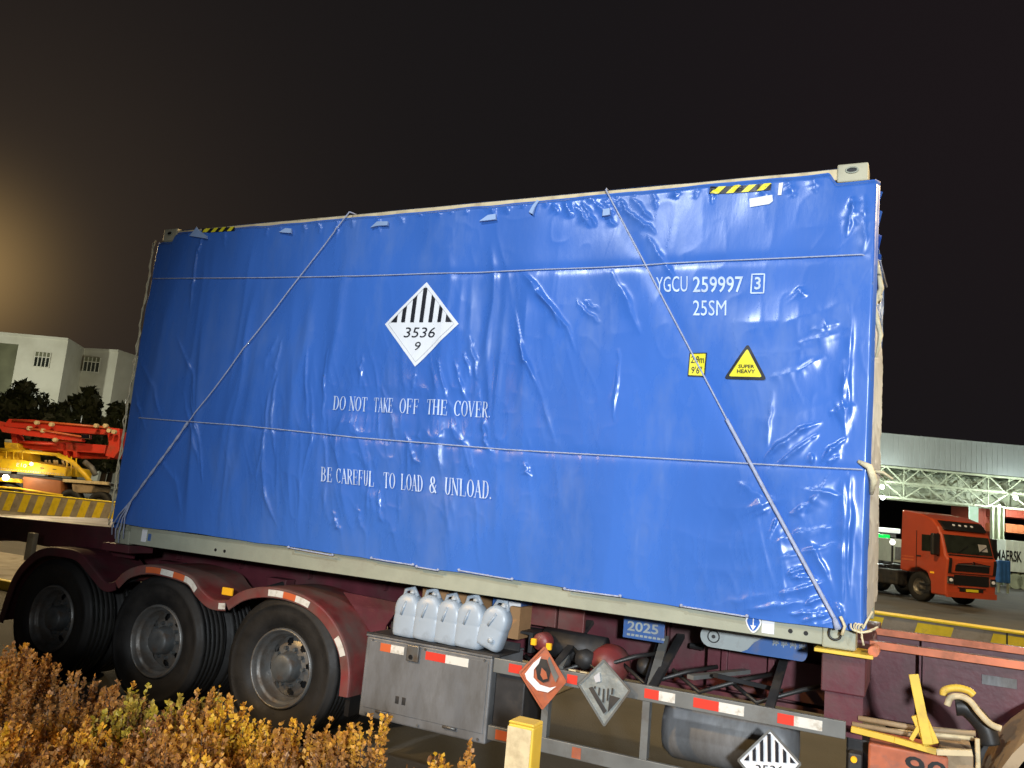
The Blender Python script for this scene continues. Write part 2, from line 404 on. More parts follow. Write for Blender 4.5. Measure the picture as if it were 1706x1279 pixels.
cr([(1330, 480), (1345, 498)], .018, .012); cr([(1290, 650), (1285, 690), (1280, 750)], .012, .010)
for k, (x0, y0, x1, y1) in enumerate(((1190, 895, 1400, 850), (1160, 915, 1400, 880), (1150, 950, 1395, 920), (1130, 985, 1390, 960), (1200, 850, 1400, 800), (1220, 600, 1420, 560), (1230, 700, 1400, 665), (1220, 540, 1420, 505), (1100, 880, 1300, 900))):
    cr([(x0, y0), ((x0 + x1) / 2, (y0 + y1) / 2 + 12), (x1, y1)], .055, random.uniform(.004, .010))
# middle
cr([(868, 452), (892, 480), (928, 520), (938, 548)], .014, .020); cr([(880, 455), (912, 500), (948, 545), (962, 590)], .010, .016)
cr([(960, 500), (985, 525), (1003, 538)], .010, .012); cr([(975, 500), (1000, 520)], .008, .010)
cr([(858, 510), (872, 570), (890, 620), (905, 660), (930, 745)], .016, .014); cr([(865, 560), (880, 600), (897, 640)], .008, .013)
cr([(1046, 355), (1072, 372), (1096, 392)], .012, .018); cr([(1080, 392), (1104, 430), (1128, 470)], .014, .014)
cr([(1020, 450), (1045, 500), (1070, 560)], .020, .012); cr([(1034, 580), (1030, 640), (1026, 705)], .010, .010)
cr([(735, 598), (745, 640), (752, 668), (775, 720)], .010, .015); cr([(762, 600), (774, 640), (790, 690)], .012, .014)
cr([(786, 560), (798, 600), (800, 635)], .012, .016); cr([(780, 585), (790, 630)], .008, .012); cr([(800, 640), (812, 700), (820, 740)], .014, .016)
cr([(806, 690), (812, 735), (830, 762)], .010, .014); cr([(640, 640), (660, 700), (668, 745)], .014, .012); cr([(612, 590), (604, 650)], .012, .010)
cr([(700, 620), (690, 665)], .010, .010); cr([(682, 720), (694, 760), (710, 780)], .010, .013); cr([(880, 770), (888, 800)], .012, .014)
cr([(618, 740), (622, 790), (616, 860)], .012, .014); cr([(640, 800), (636, 850), (645, 872)], .012, .016); cr([(600, 840), (612, 890)], .014, .010)
cr([(560, 850), (575, 890)], .012, .013); cr([(470, 620), (462, 660), (460, 720), (466, 765)], .010, .014); cr([(458, 640), (446, 740), (432, 800)], .009, .013)
cr([(447, 735), (446, 790), (450, 830), (470, 880)], .010, .013); cr([(520, 575), (518, 640), (524, 720)], .009, .013); cr([(552, 580), (549, 650), (546, 725)], .009, .013)
cr([(525, 640), (530, 720), (516, 780), (508, 820)], .012, .012); cr([(548, 720), (552, 790), (546, 850)], .012, .014); cr([(478, 560), (470, 600), (458, 640)], .012, .010)
cr([(470, 560), (452, 600), (448, 625)], .020, .010)
# left
cr([(310, 650), (330, 730), (342, 790)], .014, .013); cr([(322, 650), (340, 740), (346, 812)], .010, .012); cr([(300, 560), (328, 620), (332, 700)], .020, .012)
cr([(336, 408), (330, 450), (322, 520)], .010, .013); cr([(342, 395), (336, 425)], .009, .016); cr([(270, 760), (300, 800), (310, 860)], .02, .010)
cr([(240, 600), (262, 640), (275, 700)], .018, .010); cr([(232, 650), (250, 720)], .014, .008)
for k in range(34):                                # small puckers under the roof rail
    t = (k + random.random() * .8) / 34; px = 310 + t * 1060; py = 377 - (px - 303) * .0855
    ln = random.uniform(14, 42); cr([(px, py + 4), (px + random.uniform(-3, 12), py + 4 + ln)], random.uniform(.008, .016), random.uniform(.006, .015))
for k in range(9):
    px = 925 + k * 16; py = 340 - (k * 1.4); cr([(px, py), (px + random.uniform(10, 40), py + random.uniform(18, 45))], .012, .014)
cr([(1180, 1010), (1240, 1000), (1300, 985)], .03, .010); cr([(1230, 1018), (1290, 1008), (1340, 1000)], .02, .012); cr([(1296, 990), (1350, 975), (1380, 965)], .014, .016)
cr([(1290, 905), (1330, 888), (1392, 876)], .016, .012); cr([(1300, 930), (1352, 915), (1398, 905)], .014, .012); cr([(1316, 860), (1352, 836)], .012, .014)
cr([(1396, 1000), (1400, 1020), (1398, 1036)], .012, .014); cr([(1352, 900), (1372, 940), (1384, 970)], .010, .010); cr([(1230, 800), (1262, 822), (1300, 836)], .02, .010)
cr([(1408, 600), (1406, 660), (1410, 740)], .012, .012); cr([(1400, 540), (1350, 556)], .018, .010)
FOLDS = []
for k in range(30):
    FOLDS.append((random.uniform(.15, 4.0), random.uniform(-.10, .13), random.uniform(1.4, 2.8), random.uniform(3.0, 4.2), random.uniform(.025, .08), random.uniform(.006, .016), k))
SEAMS = [px2([(262, 466), (430, 465), (600, 462), (800, 456), (1000, 447), (1200, 437), (1436, 427)]),
         px2([(240, 697), (420, 711), (600, 730), (850, 750), (1100, 764), (1300, 776), (1434, 783)])]
ROPES = [px2([(587, 356), (322, 705), (222, 842)]), px2([(1012, 319), (1213, 700), (1392, 1030)])]
def disp(x, z):
    x = np.asarray(x, float); z = np.asarray(z, float)
    d = .030 * (vn(x * .8, z * .5, 1) - .5) + .016 * (vn(x * 2.1, z * .8, 2) - .5) + .006 * (vn(x * 5, z * 3, 3) - .5)
    for x0, s, z0, z1, w, a, k in FOLDS:
        xc = x0 + s * (z - 2.7) + .06 * (vn(z * 2.3, z * 0, 20 + k) - .5)
        d = d + a * np.exp(-np.abs((x - xc) / w) ** 1.6) * sstep(z0 - .3, z0 + .3, z) * (1 - sstep(z1 - .4, z1 + .1, z))
    tm = 1 - .6 * sstep(2.1, 2.3, x) * (1 - sstep(3.65, 3.8, x)) * np.maximum(sstep(2.42, 2.52, z) * (1 - sstep(2.62, 2.72, z)), sstep(1.86, 1.96, z) * (1 - sstep(2.06, 2.16, z)))
    # crumpled patch in the middle, creases running mostly downwards
    e = np.exp(-((x - 3.0) / 1.0) ** 2 - ((z - 2.25) / .65) ** 2) + .45 * np.exp(-((x - 1.7) / .5) ** 2 - ((z - 1.9) / .5) ** 2) + .35 * np.exp(-((x - 5.6) / .5) ** 2 - ((z - 1.7) / .35) ** 2)
    u = x + .25 * z + .08 * vn(x * 3, z * 3, 6)
    for f, a, sd in ((4.5, .018, 7), (9, .010, 8), (17, .0045, 9)):
        r = 1 - np.abs(2 * vn(u * f, z * f * .33, sd) - 1); d = d + a * e * tm * r ** 3
    wx = x + .35 * vn(x * 1.1, z * 1.3, 14); wz = z + .5 * vn(x * .8, z * .9, 15)
    d = d + .0030 * (1 - np.abs(2 * vn(wx * 4.5, wz * 1.1, 11) - 1)) ** 3 * vn(x * 1.2, z * 1.2, 16) + .0012 * (1 - np.abs(2 * vn(wx * 9, wz * 5, 12) - 1)) ** 3
    # drapes pulled towards the front corner
    er = sstep(4.9, 5.8, x) * (1 - .5 * sstep(3.4, 4.0, z)); d = d + .011 * 1.5 * er * (vn(x * .8 + 3, (z - .25 * x + .12 * vn(x * 2, z * 2, 17)) * 3.2, 13) - .5)
    for i, (pl, w, a) in enumerate(CREASE): d = d + seg_w(x, z, pl, w, a * (1.3 if pl[0][0] > 5.35 and pl[0][1] < 2.6 else 1.1), i, .010 if pl[0][0] > 5.35 else .02) * tm
    for pl in SEAMS: d = d - seg_w(x, z, pl, .03, .007, 3, .0, False)
    for pl in ROPES: d = d - seg_w(x, z, pl, .045, .008, 3, .0, False)
    fade = sstep(1.36, 1.50, z)
    return d * (.35 + .65 * fade)
TY = -.035                                        # mean distance of the cloth in front of the container side
def sy(x, z, lift=.004):
    return TY - float(disp(np.array([x]), np.array([z]))[0]) - lift
def on_tarp(bm, xz, name, m, parent, lift=.004, thick=0):
    me = bpy.data.meshes.new(name)
    pts = [xz(v.co.x, v.co.y) for v in bm.verts]
    X = np.array([p[0] for p in pts]); Z = np.array([p[1] for p in pts])
    D = disp(X, Z)
    for ox, oz in ((.009, 0), (-.009, 0), (0, .009), (0, -.009)): D = np.maximum(D, disp(X + ox, Z + oz))
    Y = TY - D - lift
    for v, x, y, z in zip(bm.verts, X, Y, Z): v.co = (x, y, z)
    bm.to_mesh(me); bm.free()
    return link_mesh(name, me, m, parent, smooth=True)

# ================================================================== ground
g = MB().box(-260, 260, -60, 320, -.3, 0).build('road', 'asphalt'); tag(g, kind='structure')
g = MB().box(-14, 5.6, -7.5, -1.75, .002, .10).build('planting_soil', 'soil'); tag(g, kind='structure')
k_ = thing('kerb', 'low concrete kerb along the planting bed beside the truck', 'kerb', (-4, -1.68, 0), world=True)
MB().box(-14, 5.75, -1.75, -1.60, 0, .15).build('kerb_front', 'concrete', k_, bevel=.015)
MB().box(5.6, 5.75, -7.5, -1.752, 0, .15).build('kerb_end', 'concrete', k_, bevel=.015)

# ================================================================== container
H, L, WD = 2.896, 6.058, 2.438
con = thing('shipping_container', 'grey steel shipping container under the blue tarpaulin, on the trailer', 'container', (3.03, 1.2, ZB), world=True)
def casting(x0, z0, y0=0.):
    mb = MB(); dx, dy, dz = .178, .162, .118
    mb.box(x0, x0 + dx, y0, y0 + dy, z0, z0 + dz)
    return mb.build('corner_casting', 'cast' if z0 > 2 else 'box_paint', con, bevel=.010)
def aperture(c, cx, cz, w=.05, h=.026, ring=False):
    pts = [(cx + w * math.cos(t) * (1 - .0 * math.sin(t)), -.004, cz + h * math.sin(t)) for t in [2 * math.pi * i / 24 for i in range(25)]]
    MB().prism([(p[0], p[2]) for p in pts[:-1]], -.002, .006).build('aperture', 'truck_black', c)
    MB().tube(pts, .005, 6, cap=False).build('aperture_rim', 'box_paint', c, smooth=True)
for x0 in (0, L - .178):
    for y0 in (0, WD - .162):
        for z0 in (ZB, ZB + H - .118):
            c = casting(x0, z0, y0)
            if y0 == 0 and z0 > 2: aperture(c, x0 + .085, z0 + .072, .034, .018)
            if y0 == 0 and z0 < 2 and x0 < 1: aperture(c, x0 + .06, z0 + .06, .02, .03)
MB().box(.178, L - .178, .004, .06, ZB + .012, ZB + .165).build('bottom_rail', 'box_paint', con, bevel=.004)
MB().box(.178, L - .178, WD - .06, WD - .004, ZB + .012, ZB + .165).build('bottom_rail', 'box_paint', con, bevel=.004)
MB().box(.178, L - .178, .004, .07, ZB + H - .10, ZB + H - .028).build('top_rail', 'cream', con, bevel=.004)  # cream colour stands in for yellow light along the near top rail
MB().box(.178, L - .178, WD - .07, WD - .004, ZB + H - .10, ZB + H - .028).build('top_rail', 'box_paint', con, bevel=.004)
for x0 in (0.01, L - .13):
    for y0 in (.01, WD - .13):
        MB().box(x0, x0 + .12, y0, y0 + .12, ZB + .118, ZB + H - .118).build('corner_post', 'box_paint', con)
MB().box(.10, L - .10, .05, WD - .05, ZB + .166, ZB + H - .102).build('side_wall', 'box_paint', con)
MB().box(.06, L - .06, .071, WD - .071, ZB + H - .098, ZB + H - .04).build('roof', 'box_paint', con)
for i in range(10):
    MB().box(.15 + i * .62, .27 + i * .62, .062, WD - .062, ZB + .012, ZB + .15).build('floor_beam', 'dark_steel', con)
def flat_xz(x0, x1, z0, z1, y, name, m, parent, th=.003):
    return MB().box(x0, x1, y - th, y, z0, z1).build(name, m, parent)
flat_xz(.325, .385, ZB + .045, ZB + .150, .004, 'rail_sticker', 'label_white', con)
flat_xz(.405, .440, ZB + .06, ZB + .12, .004, 'blue_sticker', 'blue_plate', con)
flat_xz(5.548, 5.618, ZB + .030, ZB + .125, .004, 'rail_sticker', 'label_white', con)
for hx in (1.20, 1.30, .16, 5.708, 5.793):
    c = MB().lathe([(0, -.002), (.013, -.002), (.013, .006)], 12, (hx, .004, ZB + .062)); c.build('rail_hole', 'truck_black', con)
# blue arrow badge hanging over the lower rail
bd = [(5.455 + .045 + .046 * math.cos(t) * (1 if math.sin(t) > 0 else (1 - .35 * abs(math.sin(t)))), ZB + .085 + (.04 if math.sin(t) > 0 else .062) * math.sin(t)) for t in [2 * math.pi * i / 28 for i in range(28)]]
b_ = MB().prism(bd, -.004, .003).build('arrow_badge', 'label_white', con)
bi = [((x - 5.50) * .8 + 5.50, (z - (ZB + .08)) * .8 + ZB + .08) for x, z in bd]
MB().prism(bi, -.006, -.0045).build('badge_field', 'tarp', b_)
MB().box(5.497, 5.503, -.009, -.0065, ZB + .055, ZB + .11).prism([(5.484, ZB + .065), (5.516, ZB + .065), (5.5, ZB + .038)], -.0095, -.0066).build('badge_arrow', 'label_white', b_)

# ================================================================== tarpaulin
tp = thing('tarpaulin', 'large creased blue tarpaulin wrapped over the whole container', 'tarpaulin', (3.03, 0, ZB + .1), world=True)
NX, NZ = 760, 350
xb = lambda z: -.035 + 0 * z
tt = np.linspace(0, 1, NX + 1); ss = np.linspace(0, 1, NZ + 1)
S_, T_ = np.meshgrid(ss, tt, indexing='ij')
XA = -.035 + T_ * (L + .085)
edge_x = np.array([-.04, .4, 1.0, 1.6, 2.1, 2.6, 3.2, 3.6, 4.1, 4.9, 5.65, 6.1])
edge_z = np.array([1.452, 1.440, 1.446, 1.436, 1.441, 1.43, 1.413, 1.418, 1.412, 1.390, 1.378, 1.385])
zlo = np.interp(XA, edge_x, edge_z) + .006 * (vn(XA * 7, XA * 0, 31) - .5)
zhi = ZB + H - .042 - .012 * (vn(XA * 5, XA * 0, 32)) - .075 * sstep(L - .23, L - .17, XA) - .08 * (1 - sstep(.15, .2, XA)) - .012 * np.sin(np.pi * np.clip(XA / L, 0, 1))
ZA = zlo + S_ * (zhi - zlo)
YA = TY - disp(XA, ZA)
top_in = sstep(.985, 1.0, S_); YA = YA * (1 - top_in) + (-.004) * top_in
rend = sstep(L + .005, L + .05, XA) * .0
lend = 1 - sstep(-.035, .0, XA); rnd = sstep(L + .02, L + .05, XA)
YA = YA + .03 * lend ** 2 + .045 * rnd ** 2
XA2 = XA + .035 * sstep(5.9, 6.1, XA) * (vn(ZA * 1.6, ZA * 0, 41) - .25) - .02 * (1 - sstep(0, .15, XA)) * (vn(ZA * 6, ZA * 0, 42) - .3)
def grid_mesh(name, X, Y, Z, m, parent):
    a, b = X.shape
    co = np.stack([X, Y, Z], -1).reshape(-1, 3).astype(np.float32)
    idx = np.arange(a * b).reshape(a, b)
    q = np.stack([idx[:-1, :-1], idx[:-1, 1:], idx[1:, 1:], idx[1:, :-1]], -1).reshape(-1, 4)
    me = bpy.data.meshes.new(name)
    me.vertices.add(len(co)); me.vertices.foreach_set('co', co.ravel())
    me.loops.add(q.size); me.loops.foreach_set('vertex_index', q.ravel().astype(np.int32))
    me.polygons.add(len(q)); me.polygons.foreach_set('loop_start', np.arange(0, q.size, 4, dtype=np.int32)); me.polygons.foreach_set('loop_total', np.full(len(q), 4, dtype=np.int32))
    me.update(calc_edges=True); me.validate()
    return link_mesh(name, me, m, parent, smooth=True)
grid_mesh('side_sheet', XA2, YA, ZA, 'tarp', tp)
# strips that carry the sheet round the ends, over the roof and down the far side
sv = np.linspace(0, 1, 220); dv = np.linspace(0, 1, 60)
SZ, DV = np.meshgrid(sv, dv, indexing='ij')
def end_sheet(xc, sgn, name, m, y0, y1, off, z0=1.40, z1=ZB + H - .12, bul=.05, seed=50):
    Z = z0 + SZ * (z1 - z0); Y = y0 + DV * (y1 - y0)
    B = np.sin(np.pi * np.clip(DV, 0, 1)) ** .4
    X = xc + sgn * (off * (1 - .6 * DV) + bul * B * vn(Z * 2.2, Y * 1.5, seed) + .012 * (1 - np.abs(2 * vn(Z * 7, Y * 5, seed + 1) - 1)) ** 2)
    return grid_mesh(name, X, Y, Z, m, tp)
end_sheet(L, 1, 'end_fold', 'tarp', -.01, .42, .035, bul=.012)
end_sheet(L, 1, 'end_cover', 'tarp_white', .40, WD - .02, .020, z1=ZB + H - .75, z0=1.42, bul=.012, seed=60)
end_sheet(L, 1, 'end_flap', 'tarp', .40, WD - .02, .010, z0=ZB + H - .8, bul=.012, seed=62)
end_sheet(0, -1, 'end_cover', 'tarp', 0, WD, .035, seed=70)
X = .05 + SZ * (L - .1); Y = .0 + DV * WD
grid_mesh('roof_sheet', X, Y, ZB + H - .030 + .012 * (vn(X * 3, Y * 3, 80) - .5), 'tarp', tp)
X = .0 + SZ * (L - .03); Z = 1.42 + DV * (H - .2)
grid_mesh('far_sheet', X, WD + .03 + .02 * vn(X * 2, Z * 1.5, 81), Z, 'tarp', tp)

# ---- lettering and marks printed on the sheet
def lin(q):
    f = quad_map([Vector((a, 0, b)) for a, b in q])
    return lambda u, v: (lambda r: (r.x, r.z))(f(u, v))
def tarp_text(s, q, m='print_white', bold=0., cu=.012, lift=.005, name='lettering', shear=0.):
    bm = text_uv(s, bold, shear=shear)
    w = math.dist(q[0], q[1]); h = math.dist(q[0], q[3])
    cut(bm, cu / w, cu * 1.5 / h)
    return on_tarp(bm, lin(q), name, m, tp, lift)
tarp_text('YGCU', [(4.787, 3.376), (5.000, 3.372), (4.994, 3.478), (4.781, 3.482)], bold=.0)
tarp_text('259997', [(5.035, 3.366), (5.352, 3.356), (5.347, 3.462), (5.029, 3.472)], bold=.010)
tarp_text('3', [(5.420, 3.372), (5.458, 3.370), (5.458, 3.452), (5.420, 3.454)], bold=.018)
tarp_text('25SM', [(5.044, 3.212), (5.255, 3.207), (5.251, 3.308), (5.039, 3.313)], bold=.0)
def strokes(pls, w, step=.012):                  # ribbons: list of polylines of (x, z[, w])
    bm = bmesh.new()
    for pl in pls:
        pts = []
        for i in range(len(pl) - 1):
            a, b = pl[i], pl[i + 1]; n = max(1, int(math.dist(a[:2], b[:2]) / step))
            for j in range(n + (i == len(pl) - 2)):
                t = j / n; pts.append(tuple(a[k] * (1 - t) + b[k] * t for k in range(len(a))))
        prev = None
        for i, p in enumerate(pts):
            q0 = pts[max(i - 1, 0)]; q1 = pts[min(i + 1, len(pts) - 1)]
            dx, dz = q1[0] - q0[0], q1[1] - q0[1]; l = math.hypot(dx, dz) or 1
            ww = (p[2] if len(p) > 2 else w) / 2
            a = bm.verts.new((p[0] - dz / l * ww, p[1] + dx / l * ww, 0)); b = bm.verts.new((p[0] + dz / l * ww, p[1] - dx / l * ww, 0))
            if prev: bm.faces.new((prev[0], prev[1], b, a))
            prev = (a, b)
    return bm
ident = lambda u, v: (u, v)
on_tarp(strokes([[(5.400, 3.350), (5.478, 3.348), (5.478, 3.470), (5.402, 3.472), (5.400, 3.350)]], .009), ident, 'check_digit_frame', 'print_white', tp, .006)
# serif capitals drawn stroke by stroke
TK, TN = .17, .055
def arc(cx, cy, rx, ry, a0, a1, w0=TN, w1=TK, n=10):
    r = []
    for i in range(n + 1):
        t = rad(a0 + (a1 - a0) * i / n); r.append((cx + rx * math.cos(t), cy + ry * math.sin(t), w0 + (w1 - w0) * abs(math.cos(t)) ** 1.5))
    return r
def sf(x, y, w=.34): return [(x - w / 2, y, TN), (x + w / 2, y, TN)]
def stem(x, y0=0, y1=1, w=TK): return [[(x, y0, w), (x, y1, w)]]
GL = {
 'D': stem(.22) + [sf(.2, .02), sf(.2, .98), [(.22, .98, TN)] + arc(.4, .5, .42, .48, 90, -90) + [(.22, .02, TN)]],
 'O': [arc(.5, .5, .38, .48, 90, 450, n=20)],
 'N': [[(.18, 0, TN), (.18, 1, TN)], [(.84, 0, TN), (.84, 1, TN)], [(.18, 1, TK), (.82, .02, TK)], sf(.16, .02), sf(.12, .98, .26), sf(.86, .98)],
 'T': stem(.5) + [[(.06, .97, TN), (.94, .97, TN)], [(.06, .98, TN), (.06, .78, TN)], [(.94, .98, TN), (.94, .78, TN)], sf(.5, .02)],
 'A': [[(.14, 0, TN), (.5, 1, TN)], [(.48, 1, TK), (.84, 0, TK)], [(.27, .34, TN), (.7, .34, TN)], sf(.12, .02, .26), sf(.86, .02)],
 'K': stem(.22) + [sf(.2, .02), sf(.2, .98), [(.28, .42, TN), (.82, .98, TN)], [(.42, .55, TK), (.84, .02, TK)], sf(.84, .98, .24), sf(.87, .02, .26)],
 'E': stem(.24) + [sf(.2, .02), [(.1, .98, TN), (.82, .98, TN), (.82, .76, TN)], [(.24, .5, TN), (.66, .5, TN)], [(.66, .6, TN), (.66, .4, TN)], [(.1, .02, TN), (.86, .02, TN), (.86, .26, TN)]],
 'F': stem(.24) + [sf(.24, .02), [(.1, .98, TN), (.84, .98, TN), (.84, .76, TN)], [(.24, .5, TN), (.66, .5, TN)], [(.66, .6, TN), (.66, .4, TN)]],
 'H': stem(.2) + stem(.8) + [sf(.2, .02, .3), sf(.2, .98, .3), sf(.8, .02, .3), sf(.8, .98, .3), [(.2, .5, TN), (.8, .5, TN)]],
 'C': [arc(.54, .5, .4, .48, 45, 315, n=16), [(.84, .98, TN), (.84, .72, TN)]],
 'V': [[(.14, 1, TK), (.5, 0, TK)], [(.5, 0, TN), (.86, 1, TN)], sf(.13, .98), sf(.87, .98, .26)],
 'R': stem(.22) + [sf(.22, .02), sf(.2, .98), [(.22, .98, TN)] + arc(.42, .74, .34, .24, 90, -90) + [(.22, .5, TN)], [(.45, .5, TK), (.82, .02, TK)], sf(.86, .02, .22)],
 'B': stem(.22) + [sf(.2, .02), sf(.2, .98), [(.22, .98, TN)] + arc(.42, .75, .32, .23, 90, -90) + [(.22, .52, TN)], [(.3, .52, TN)] + arc(.44, .27, .38, .25, 90, -90) + [(.22, .02, TN)]],
 'U': [[(.22, 1, TK), (.22, .35, TK)] + [(q[0], q[1], q[2]) for q in arc(.5, .33, .28, .32, 180, 360)] + [(.78, 1, TN)], sf(.2, .98), sf(.8, .98, .26)],
 'L': stem(.24) + [sf(.22, .98), [(.1, .02, TN), (.84, .02, TN), (.84, .28, TN)]],
 '&': [arc(.42, .74, .2, .23, -60, 240, n=12), [(.3, .6, TK), (.84, .02, TK)], arc(.38, .27, .26, .26, 80, 330, n=12), [(.6, .14, TN), (.84, .5, TN)]],
 '.': [[(.12, .06, .16), (.26, .06, .16)]],
}
def serif_line(words, q):                        # words: (text, x0, x1) as fractions of the line
    f = lin(q); hh = math.dist(q[0], q[3]); ww = math.dist(q[0], q[1])
    for txt, a, b in words:
        bm = bmesh.new()
        n = sum(.4 if ch == '.' else 1 for ch in txt); cw = (b - a) / n; xo = a
        for ch in txt:
            for st in GL[ch]:
                pl = [((xo + (p[0] + .10 * (p[1] - .5)) * cw) * ww, p[1] * hh, p[2] * 1.28 * (.62 * cw * ww + .25 * hh * .5)) for p in st]
                sb = strokes([pl], .01, .010)
                vm = [bm.verts.new(v.co) for v in sb.verts]
                sb.verts.index_update()
                for fc in sb.faces: bm.faces.new([vm[v.index] for v in fc.verts])
                sb.free()
            xo += cw * (.4 if ch == '.' else 1)
        for v in bm.verts:
            v.co.x /= ww; v.co.y /= hh
        on_tarp(bm, f, 'printed_word', 'print_white', tp, .011)
def frac(xs, a, b): return [(x - a) / (b - a) for x in xs]
w1 = frac([566, 590, 596, 626, 637, 671, 682, 714, 727, 760, 769, 826], 566, 826)
serif_line([('DO', w1[0], w1[1]), ('NOT', w1[2], w1[3]), ('TAKE', w1[4], w1[5]), ('OFF', w1[6], w1[7]), ('THE', w1[8], w1[9]), ('COVER.', w1[10], w1[11])],
           [(2.275, 2.515), (3.665, 2.500), (3.655, 2.613), (2.262, 2.625)])
w2 = frac([543, 565, 572, 638, 653, 673, 682, 720, 729, 742, 753, 826], 543, 826)
serif_line([('BE', w2[0], w2[1]), ('CAREFUL', w2[2], w2[3]), ('TO', w2[4], w2[5]), ('LOAD', w2[6], w2[7]), ('&', w2[8], w2[9]), ('UNLOAD.', w2[10], w2[11])],
           [(2.243, 1.960), (3.728, 1.935), (3.715, 2.058), (2.225, 2.070)])
def poly_bm(pts):
    bm = bmesh.new(); bm.faces.new([bm.verts.new((p[0], p[1], 0)) for p in pts]); return bm
def tarp_poly(pls, name, m, lift, parent=None, f=ident, st=.02, wdt=(0, 10, 0, 10)):
    bm = bmesh.new()
    for pts in pls: bm.faces.new([bm.verts.new((p[0], p[1], 0)) for p in pts])
    xs = [v.co.x for v in bm.verts]; ys = [v.co.y for v in bm.verts]
    cut(bm, st, st, (min(xs), max(xs), min(ys), max(ys)))
    o = on_tarp(bm, f, name, m, tp, lift)
    if parent: o.parent = parent; o.matrix_parent_inverse = INV[tp.name] if parent == tp else Matrix()
    return o
# class 9 placard: u right, v up on the unit square, v=1 is the top point
def placard9(f, mk, txt):
    mk([[(.5, 1), (1, .5), (.5, 0), (0, .5)]], 'label_white', 0)
    st = []
    for k in range(7):
        c = .5 + (k - 3) * .122; h = .026
        if k == 3: p = [(c - h, .52), (c + h, .52), (c + h, .93), (c - h, .93)]
        else:
            top = lambda x: 1 - abs(x - .5) - .055
            p = [(c - h, .52), (c + h, .52), (c + h, max(.521, top(c + h))), (c - h, max(.521, top(c - h)))]
            if k == 0: p = [(.085, .52), (c + h + .01, .52), (c + h + .01, top(c + h + .01))]
            if k == 6: p = [(c - h - .01, .52), (.915, .52), (c - h - .01, top(c - h - .01))]
        st.append(p)
    mk(st, 'label_black', 1)
qd = {'T': (3.003, 3.516), 'R': (3.324, 3.180), 'B': (2.988, 2.862), 'L': (2.660, 3.192)}
def dia(u, v):
    # bilinear on the square whose side mid points are the placard's corners
    cx = (qd['L'][0] + qd['R'][0]) / 2; cz = (qd['T'][1] + qd['B'][1]) / 2
    ux = (qd['R'][0] - qd['L'][0], qd['R'][1] - qd['L'][1]); vx = (qd['T'][0] - qd['B'][0], qd['T'][1] - qd['B'][1])
    return (cx + (u - .5) * ux[0] + (v - .5) * vx[0], cz + (u - .5) * ux[1] + (v - .5) * vx[1])
def mk_t(pls, m, lv):
    o = tarp_poly(pls, 'placard' if lv == 0 else 'placard_stripes', m, .006 + .004 * lv, f=dia, st=.03); mk_t.last = o if lv == 0 else mk_t.last
placard9(dia, mk_t, '3536')
pb = [(.5, .945), (.945, .5), (.5, .055), (.055, .5), (.5, .945)]
on_tarp(strokes([pb], .006, .03), dia, 'placard_border', 'label_grey', tp, .010)
for s, q in (('3536', (.29, .34, .71, .46)), ('9', (.46, .19, .54, .29))):
    bm = text_uv(s, .0, shear=.12); cut(bm, .06, .3)
    on_tarp(bm, lambda u, v, q=q: dia(q[0] + (q[2] - q[0]) * u, q[1] + (q[3] - q[1]) * v), 'placard_number', 'label_black', tp, .010)
# small height sign
sg = [(5.032, 2.815), (5.141, 2.812), (5.148, 2.968), (5.034, 2.968)]
sgl = lin(sg)
tarp_poly([[(0, 0), (1, 0), (1, 1), (0, 1)]], 'height_sign', 'label_black', .006, f=sgl, st=.2)
tarp_poly([[(.06, .05), (.94, .05), (.94, .95), (.06, .95)]], 'sign_field', 'label_yellow', .009, f=sgl, st=.2)
for s, q in (('2.9m', (.13, .56, .88, .86)), ("9'6\"", (.2, .12, .8, .42))):
    bm = text_uv(s, .01); on_tarp(bm, lambda u, v, q=q: sgl(q[0] + (q[2] - q[0]) * u, q[1] + (q[3] - q[1]) * v), 'sign_lettering', 'label_black', tp, .012)
# warning triangle with rounded black rim
def rtri(c, s):
    A = [(5.267, 2.803), (5.518, 2.797), (5.399, 3.018)]; m = (sum(a[0] for a in A) / 3, sum(a[1] for a in A) / 3); out = []
    for i, p in enumerate(A):
        p = (m[0] + (p[0] - m[0]) * s, m[1] + (p[1] - m[1]) * s); pr = A[i - 1]; nx = A[(i + 1) % 3]
        d0 = ((pr[0] - p[0]), (pr[1] - p[1])); l0 = math.hypot(*d0); d1 = (nx[0] - p[0], nx[1] - p[1]); l1 = math.hypot(*d1)
        a = (p[0] + d0[0] / l0 * c, p[1] + d0[1] / l0 * c); b = (p[0] + d1[0] / l1 * c, p[1] + d1[1] / l1 * c)
        for j in range(5):
            t = j / 4; out.append(((1 - t) ** 2 * a[0] + 2 * t * (1 - t) * p[0] + t * t * b[0], (1 - t) ** 2 * a[1] + 2 * t * (1 - t) * p[1] + t * t * b[1]))
    return out
tarp_poly([rtri(.03, 1.06)], 'warning_triangle', 'label_black', .006, st=.03)
tarp_poly([rtri(.012, .80)], 'triangle_field', 'label_yellow', .009, st=.03)
tarp_text('SUPER', [(5.350, 2.868), (5.446, 2.866), (5.446, 2.888), (5.350, 2.890)], 'label_black', .02, lift=.012)
tarp_text('HEAVY', [(5.342, 2.836), (5.452, 2.834), (5.452, 2.858), (5.342, 2.860)], 'label_black', .02, lift=.012)
